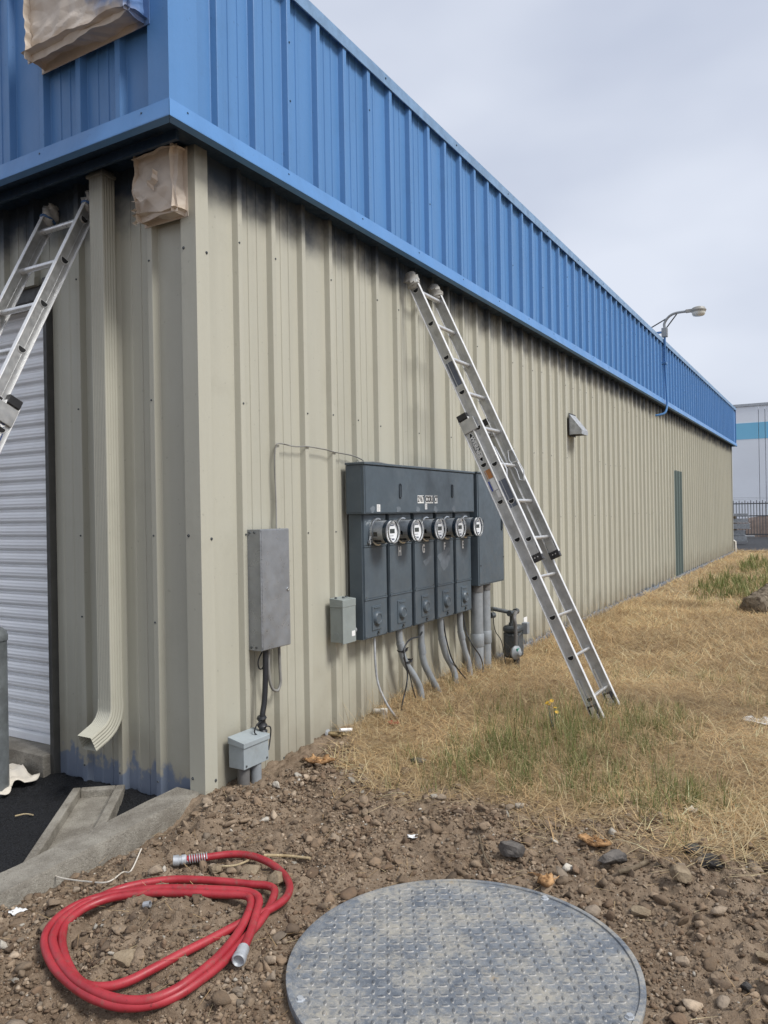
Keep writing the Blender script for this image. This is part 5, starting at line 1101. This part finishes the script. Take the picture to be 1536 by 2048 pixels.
# log
lg0, lg1 = PZ(1506, 1222, .05), PZ(1570, 1175, .05); lg0[2] = gz(lg0[0], lg0[1]) + .10; lg1[2] = lg0[2] + .02
b = B(); dirl = nrm(lg1 - lg0); fxx, fyy = frame(dirl); rs_ = []
for i in range(90):
    t_ = i / 89; c_ = lg0 + (lg0 * 0 + dirl) * (t_ * 2.2); ring = []
    for j in range(30):
        a = j / 30 * 6.283; r_ = .15 * (1 + .30 * (vnoise(np.array([t_ * 9 + 3]), np.array([math.cos(a) * 2 + math.sin(a) * 3 + 7]), 33)[0] - .5) + .40 * (vnoise(np.array([t_ * 60]), np.array([a * 5]), 34)[0] - .5)) * (.55 if i in (0, 89) else 1)
        ring.append(c_ + (fxx * math.cos(a) + fyy * math.sin(a)) * r_)
    rs_.append(ring)
b.rings(rs_); tag(b.build('log', 'log', smooth=40, origin=tuple(lg0)), 'old grey wattle log lying in the dry grass', 'log')

# ================================================================== loose earth and grass
def ico(level):
    bm = bmesh.new(); bmesh.ops.create_icosphere(bm, subdivisions=level, radius=1.0); v = np.array([x.co[:] for x in bm.verts]); f = np.array([[q.index for q in x.verts] for x in bm.faces]); bm.free(); return v, f
def scatter_clods(n, lo, hi, level, seed, power):
    rs = np.random.default_rng(seed); bv, bf = ico(level); X = rs.uniform(0.0, 3.3, n * 3); Y = rs.uniform(-1.9, 1.1, n * 3)
    g = grassness(X, Y); keep = (rs.random(n * 3) > g * 1.05) & (np.hypot(X - mc[0], Y - mc[1]) > MR + .012) & (rs.random(n * 3) < .35 + .65 * sstep(-.12, .14, fbm(X, Y, 3.0, 2, 61))) & (X > .02 + .06 * (Y < 0))
    keep &= ~((X < .13) & (Y > .15))
    if lo > .004:
        dmin = np.full(len(X), 9.0)
        for hq in HOSE_XY: dmin = np.minimum(dmin, np.hypot(X - hq[0], Y - hq[1]))
        keep &= dmin > .024 + lo * .8
    X, Y = X[keep][:n], Y[keep][:n]; m = len(X); sz = lo + (hi - lo) * rs.random(m) ** power
    Z = terrain(X, Y); an = rs.uniform(0, 6.28, m); sx, sy, szz = rs.uniform(.8, 1.35, m), rs.uniform(.7, 1.1, m), rs.uniform(.55, .95, m)
    V = np.repeat(bv[None], m, 0) * (1 + .34 * (rs.random((m, len(bv), 1)) - .5) * 2 * (1.0 if len(bv) < 20 else .55))
    for _ in range(8):
        a_ = rs.normal(size=(m, 1, 3)); a_ /= np.linalg.norm(a_, axis=2, keepdims=True); o_ = rs.uniform(.22, .7, (m, 1)); tt = (V * a_).sum(2); V = V - a_ * (np.maximum(tt - o_, 0) * .9)[..., None]
    x, y, z = V[..., 0] * sx[:, None], V[..., 1] * sy[:, None], V[..., 2] * szz[:, None]; ti = rs.uniform(-.5, .5, m)[:, None]; z, x = z * np.cos(ti) - x * np.sin(ti), z * np.sin(ti) + x * np.cos(ti)
    c_, s_ = np.cos(an)[:, None], np.sin(an)[:, None]; P = np.stack([x * c_ - y * s_, x * s_ + y * c_, z], -1) * sz[:, None, None] + np.stack([X, Y, Z + sz * .25], -1)[:, None, :]
    fcs = (bf[None] + (np.arange(m) * len(bv))[:, None, None]).reshape(-1, 3)
    pal = np.array([(.14, .095, .062), (.175, .125, .083), (.215, .16, .11), (.28, .22, .16), (.10, .072, .05), (.205, .165, .125), (.36, .33, .28)]); pk = rs.choice(7, m, p=[.27, .29, .22, .09, .06, .05, .02])
    tint = np.repeat((pal[pk] * rs.uniform(.85, 1.6, (m, 1)))[:, None, :], len(bv), 1).reshape(-1, 3); return P.reshape(-1, 3), fcs, tint
parts = [scatter_clods(1500, .013, .038, 2, 1, 2.0), scatter_clods(13000, .006, .016, 1, 2, 1.5), scatter_clods(28000, .0028, .007, 1, 3, 1.4)]
vo = 0; VV, FF, TT = [], [], []
for v_, f_, t_ in parts: VV.append(v_); FF.append(f_ + vo); TT.append(t_); vo += len(v_)
lc = fast_mesh('loose_earth', np.concatenate(VV), np.concatenate(FF), 'clod', 'stuff', np.concatenate(TT), smooth=False)
lc['label'] = 'loose brown clods and pebbles strewn over the bare dirt'

def blades(X, Y, length, width, lean, heading, tint, seed, curve=.5, lift=0.0):
    rs = np.random.default_rng(seed); m = len(X); Z = terrain(X, Y) - .004 + lift; seg = 3
    d = np.stack([np.cos(heading), np.sin(heading)], -1); sd_ = np.stack([-d[:, 1], d[:, 0]], -1); P = np.zeros((m, (seg + 1) * 2, 3))
    x = np.zeros(m); z = np.zeros(m); ang = lean.copy()
    for k in range(seg + 1):
        w = width * (1 - .85 * k / seg) * .5
        for s_, sg in ((0, -1), (1, 1)):
            P[:, 2 * k + s_, 0] = X + d[:, 0] * x + sd_[:, 0] * w * sg; P[:, 2 * k + s_, 1] = Y + d[:, 1] * x + sd_[:, 1] * w * sg; P[:, 2 * k + s_, 2] = Z + z
        x = x + np.sin(ang) * length / seg; z = z + np.cos(ang) * length / seg; ang = ang + curve * rs.uniform(.1, 1, m)
    P[:, :, 2] = np.maximum(P[:, :, 2], Z[:, None] + .002)
    q = np.array([[2 * k, 2 * k + 1, 2 * k + 3, 2 * k + 2] for k in range(seg)]); f = (q[None] + (np.arange(m) * (seg + 1) * 2)[:, None, None]).reshape(-1, 4)
    return P.reshape(-1, 3), f, np.repeat(tint[:, None, :], (seg + 1) * 2, 1).reshape(-1, 3)
rs = np.random.default_rng(11)
STRAW = np.array([(.48, .36, .20), (.40, .285, .15), (.56, .46, .28), (.30, .205, .11), (.43, .295, .155), (.22, .15, .085)]); GREEN = np.array([(.14, .175, .055), (.20, .225, .08), (.11, .145, .05), (.26, .27, .115), (.35, .32, .155)])
def zone(n, x0, x1, y0, y1): return rs.uniform(x0, x1, n), rs.uniform(y0, y1, n)
def greenness(X, Y):
    patch = np.exp(-(((X - 1.25) / .55) ** 2 + ((Y - 1.45) / .75) ** 2)) * 1.0 + .9 * np.exp(-(((X - 2.1) / .45) ** 2 + ((Y - 1.05) / .35) ** 2)) + .8 * np.exp(-(((X - 1.75) / .4) ** 2 + ((Y - 2.3) / .5) ** 2)) + .65 * np.exp(-(((X - 1.2) / .5) ** 2 + ((Y - 12.2) / 2.5) ** 2)) + .7 * np.exp(-(((X - 1.5) / .7) ** 2 + ((Y - 18) / 3.0) ** 2))
    return np.clip(patch * 1.1 + .8 * fbm(X, Y, 2.2, 3, 80), 0, 1)
def grass_layer(name, label, specs):
    VV, FF, TT = [], [], []; vo = 0
    for sp3 in specs:
        v_, f_, t_ = blades(*sp3); VV.append(v_); FF.append(f_ + vo); TT.append(t_); vo += len(v_)
    o = fast_mesh(name, np.concatenate(VV), np.concatenate(FF), 'grass', 'stuff', np.concatenate(TT), smooth=True); o['label'] = label; return o
def dry(n, x0, x1, y0, y1, sc, seed, thresh=1.0):
    X, Y = zone(n, x0, x1, y0, y1); g = grassness(X, Y); k = (rs.random(n) < g * thresh) & (X > .02); X, Y = X[k], Y[k]; m = len(X)
    big = fbm(X, Y, 1.3, 3, 85) + .25 * fbm(X, Y, 7, 2, 86); idx = np.clip((rs.random(m) * 6 + big * 5).astype(int), 0, 5)
    idx = rs.choice(6, m, p=[.26, .22, .16, .14, .14, .08]); t = STRAW[idx] * (1 + .9 * big[:, None]) * rs.uniform(.9, 1.6, (m, 1))
    return (X, Y, rs.uniform(.05, .20, m) * sc ** .5, rs.uniform(.0022, .0045, m) * sc, rs.uniform(.95, 1.65, m), rs.uniform(0, 6.28, m), np.clip(t, .02, .75), seed, .30, rs.uniform(0, .035, m))
dr = [dry(70000, 0, 3.4, .05, 4.5, 1.0, 1), dry(46000, 0, 3.6, 4.5, 10, 1.7, 2), dry(40000, 0, 5, 10, 25.4, 2.8, 3)]
X, Y = zone(6000, 1.7, 3.4, .1, 1.7); k = rs.random(6000) < sstep(2.0, 2.75, X + .5 * fbm(X, Y, 3, 2, 88)) * sstep(.15, .5, Y + .35 * fbm(X, Y, 4, 2, 89)) * sstep(1.7, 1.1, Y); X, Y = X[k], Y[k]; m = len(X)
dr.append((X, Y, rs.uniform(.10, .30, m), rs.uniform(.0025, .005, m), rs.uniform(1.15, 1.6, m), rs.normal(.6, 1.0, m), STRAW[rs.choice([0, 1, 2, 2, 4], m)] * rs.uniform(.85, 1.15, (m, 1)), 5, .15, rs.uniform(.005, .05, m)))
X, Y = zone(2600, .0, 3.2, -1.4, .7); k = np.hypot(X - mc[0], Y - mc[1]) > MR; X, Y = X[k], Y[k]; k = rs.random(len(X)) < .22 + .5 * grassness(X, Y); X, Y = X[k], Y[k]; m = len(X)
dr.append((X, Y, rs.uniform(.03, .14, m), rs.uniform(.0015, .003, m), rs.uniform(1.35, 1.6, m), rs.uniform(0, 6.28, m), STRAW[rs.choice(6, m)] * rs.uniform(.9, 1.25, (m, 1)), 6, .1, rs.uniform(.01, .02, m)))
grass_layer('dry_grass', 'matted straw-coloured dry grass along the side wall', dr)
def tufts(n_t, per, x0, x1, y0, y1, hl, seed, sc=1.0, gmin=.35):
    cx_, cy_ = zone(n_t * 4, x0, x1, y0, y1); gr = greenness(cx_, cy_) * grassness(cx_, cy_ + .12); k = rs.random(n_t * 4) * .9 < np.maximum(gr - gmin * .4, .0); cx_, cy_ = cx_[k][:n_t], cy_[k][:n_t]; n_t = len(cx_)
    X = np.repeat(cx_, per) + rs.normal(0, .022 * sc, n_t * per); Y = np.repeat(cy_, per) + rs.normal(0, .022 * sc, n_t * per); m = len(X); ok = X > .01; X, Y = X[ok], Y[ok]; m = len(X)
    return (X, Y, rs.uniform(hl[0], hl[1], m), rs.uniform(.0025, .005, m) * sc, rs.uniform(.02, .6, m), rs.uniform(0, 6.28, m), GREEN[rs.choice(5, m)] * rs.uniform(.7, 1.25, (m, 1)), seed, .35)
gl = [tufts(640, 14, .1, 3.2, .45, 4.2, (.05, .17), 21), tufts(420, 10, .1, 3.2, 4.2, 9, (.06, .16), 22, 1.6, .5), tufts(520, 14, .2, 3.5, 9, 25, (.10, .24), 23, 3.0, .45)]
def weeds(n, x0, x1, y0, y1, hl, wd, seed):
    cx_, cy_ = zone(n, x0, x1, y0, y1); per = 9; X = np.repeat(cx_, per) + rs.normal(0, .03, n * per); Y = np.repeat(cy_, per) + rs.normal(0, .03, n * per); m = len(X)
    return (X, Y, rs.uniform(hl[0], hl[1], m), rs.uniform(wd[0], wd[1], m), rs.uniform(.02, .45, m), rs.uniform(0, 6.28, m), GREEN[rs.choice([0, 1, 3, 4], m)] * rs.uniform(.8, 1.2, (m, 1)), seed, .25)
gl += [weeds(26, .8, 1.6, 1.2, 2.3, (.14, .34), (.003, .006), 41), weeds(8, 1.2, 2.3, .8, 1.3, (.08, .18), (.005, .010), 42), weeds(40, .7, 2.0, 10.5, 14, (.10, .28), (.02, .04), 43), weeds(40, .8, 2.4, 16, 22, (.12, .30), (.03, .06), 44)]
grass_layer('green_grass', 'green tufts growing through the dry grass', gl)
# tall seed stalks by the wall and round the ladder
m = 900; X = np.abs(rs.normal(0, .16, m)) + .03; Y = rs.uniform(1.2, 9, m); X2 = rs.normal(1.45, .25, 300); Y2 = rs.normal(2.2, .4, 300); X = np.concatenate([X, X2]); Y = np.concatenate([Y, Y2]); m = len(X)
st = (X, Y, rs.uniform(.10, .34, m), rs.uniform(.0022, .004, m), rs.uniform(.05, .7, m), rs.uniform(0, 6.28, m), STRAW[rs.choice([0, 2, 4], m)] * rs.uniform(.8, 1.1, (m, 1)), 31, .4)
grass_layer('grass_stalks', 'upright straw stalks at the wall foot and round the ladder feet', [st])
# yellow flower
fp_ = on_ground(1105, 1462, 0.0); fl_t = thing('wildflower', 'small yellow wildflower in the green grass before the ladder', 'flower', tuple(fp_))
b = B()
for k in range(5): a = k * 1.25; b.tube([fp_, fp_ + V3((.03 * math.cos(a), .03 * math.sin(a), .12 + .02 * k))], .002, 5)
b.build('stems', 'green', fl_t)
for k in range(5):
    a = k * 1.25; c_ = fp_ + V3((.03 * math.cos(a), .03 * math.sin(a), .12 + .02 * k)); b = B(); b.lathe(c_, (math.cos(a) * .4, math.sin(a) * .4 - .4, 1), [(0, .003), (.005, .011), (.009, .015), (.010, .008), (.008, .002)], 9); b.build('blossom', 'yellow', fl_t)

# ================================================================== far yard
wh = thing('warehouse', 'big white warehouse with a sky-blue stripe beyond the fence', 'warehouse', (-4, 70, 0))
def wz(v, y=70.0): return float(PY(1500, v, y)[2])
zt_w = wz(812.5); zs1, zs0 = wz(845.5), wz(878)
seams = [float(PY(u, 900, 70)[0]) for u in (1518, 1531)]; xs = [seams[0] - 7.5 * k for k in (4, 3, 2, 1)] + seams + [seams[1] + 7.5 * k for k in (1, 2, 3, 4)]
for a_, c_ in zip(xs[:-1], xs[1:]):
    b = B(); b.box((a_ + .02, 70.0, -.1), (c_ - .02, 70.3, zt_w)); wp_ = b.build('wall_panel', 'far_white', wh, bevel=.01)
    b = B(); b.box((a_ + .02, 69.985, zs0), (c_ - .02, 69.998, zs1)); b.build('blue_stripe', 'far_blue', wp_)
b = B(); b.box((xs[0], 69.9, zt_w + .002), (xs[-1], 70.5, zt_w + .22)); b.build('parapet_cap', 'galv', wh)
b = B(); b.box((xs[0], 70.301, -.1), (xs[-1], 95, zt_w - .3)); b.build('building_mass', 'far_white', wh)
fe = thing('steel_fence', 'dark picket security fence with barbed wire along the yard', 'fence', (0, 37, 0))
fy2 = 37.0
b = B()
for i in range(150): x = -9 + i * .125; b.box((x, fy2 - .012, .05), (x + .03, fy2 + .012, 1.72 + .06 * (i % 2)))
b.build('pickets', 'fence', fe, kind='stuff')
for z in (.15, 1.02, 1.60): b = B(); b.box((-9.1, fy2 + .013, z), (9.9, fy2 + .05, z + .05)); b.build('rail', 'fence', fe)
for x in np.arange(-9, 10, 2.4):
    b = B(); b.box((x - .035, fy2 + .051, -.1), (x + .035, fy2 + .12, 1.95)); b.build('post', 'fence', fe)
for z in (1.86, 1.93): b = B(); b.tube([(-9, fy2 + .08, z), (0, fy2 + .08, z - .02), (9.8, fy2 + .08, z)], .006, 5); b.build('barbed_wire', 'galv', fe)
b = B(); n0 = 60; rsx = np.linspace(-11, 12, n0)
b.rings([[(x, 38.2, -.1), (x, 38.6, .55 + .10 * math.sin(x * 1.7) + .06 * math.sin(x * 5)), (x, 39.6, .95 + .12 * math.sin(x * 1.3 + 1)), (x, 41, -.1)] for x in rsx]); tag(b.build('earth_bank', 'bank', smooth=60), 'low brown earth bank behind the picket fence', 'earth bank')
# stacked steel sections at the end of the building
def channel(x1, x0, y, z, h, w): 
    b_ = B(); t_ = .012; b_.extrude([(x1, y, z), (x1, y + w, z), (x1, y + w, z + t_), (x1, y + t_, z + t_), (x1, y + t_, z + h - t_), (x1, y + w, z + h - t_), (x1, y + w, z + h), (x1, y, z + h)], (x0 - x1, 0, 0)); return b_
ys = 30.0; dpt = lambda u: float(PY(u, 1070, ys)[0])
specs = [(1494, .12, .22, 'lowest'), (1490, .36, .20, 'second'), (1508, .30, .05, 'thin'), (1500, .62, .20, 'third'), (1496, .86, .16, 'fourth'), (1497, 1.12, .10, 'top')]
for i, (u, z, h, nm) in enumerate(specs):
    o = channel(dpt(u), dpt(u) - 6.0, ys + .05 * (i % 3), z, h, .3).build('steel_section', 'galv', origin=(dpt(u), ys, z)); tag(o, {'lowest': 'lowest galvanised steel channel in the stack behind the building', 'second': 'galvanised channel second from the ground in the stack', 'thin': 'thin galvanised strip sticking out of the steel stack', 'third': 'galvanised channel in the middle of the stack', 'fourth': 'galvanised channel just below the top of the stack', 'top': 'topmost pale steel section of the stack'}[nm], 'steel section', 'steel sections stacked behind the building')
for z0, z1, lb in ((0.0, .119, 'dark timber bearer on the ground under the lowest steel channel'), (.562, .619, 'dark timber spacer under the middle channel of the steel stack'), (.822, .859, 'thin dark timber spacer between the middle and upper channels'), (1.022, 1.119, 'dark timber spacer under the topmost steel section')):
    b = B(); xx = dpt(1494) - .45; b.box((xx - .05, ys + .005, z0), (xx + .05, ys + .29, z1)); tag(b.build('timber_spacer', 'stick', origin=(xx, ys, z0)), lb, 'spacer')
b = B(); pv = PZ(1471, 1104, 0.0); b.tube([(pv[0], pv[1], -.05), (pv[0], pv[1], .34), (pv[0] - .06, pv[1], .38)], .035, 10); b.tube([(pv[0] - .02, pv[1], .1), (pv[0] - .12, pv[1], .1)], .03, 8); tag(b.build('standpipe', 'pvc_white', origin=(pv[0], pv[1], 0), smooth=50), 'short white plastic standpipe at the far corner of the building', 'pipe')
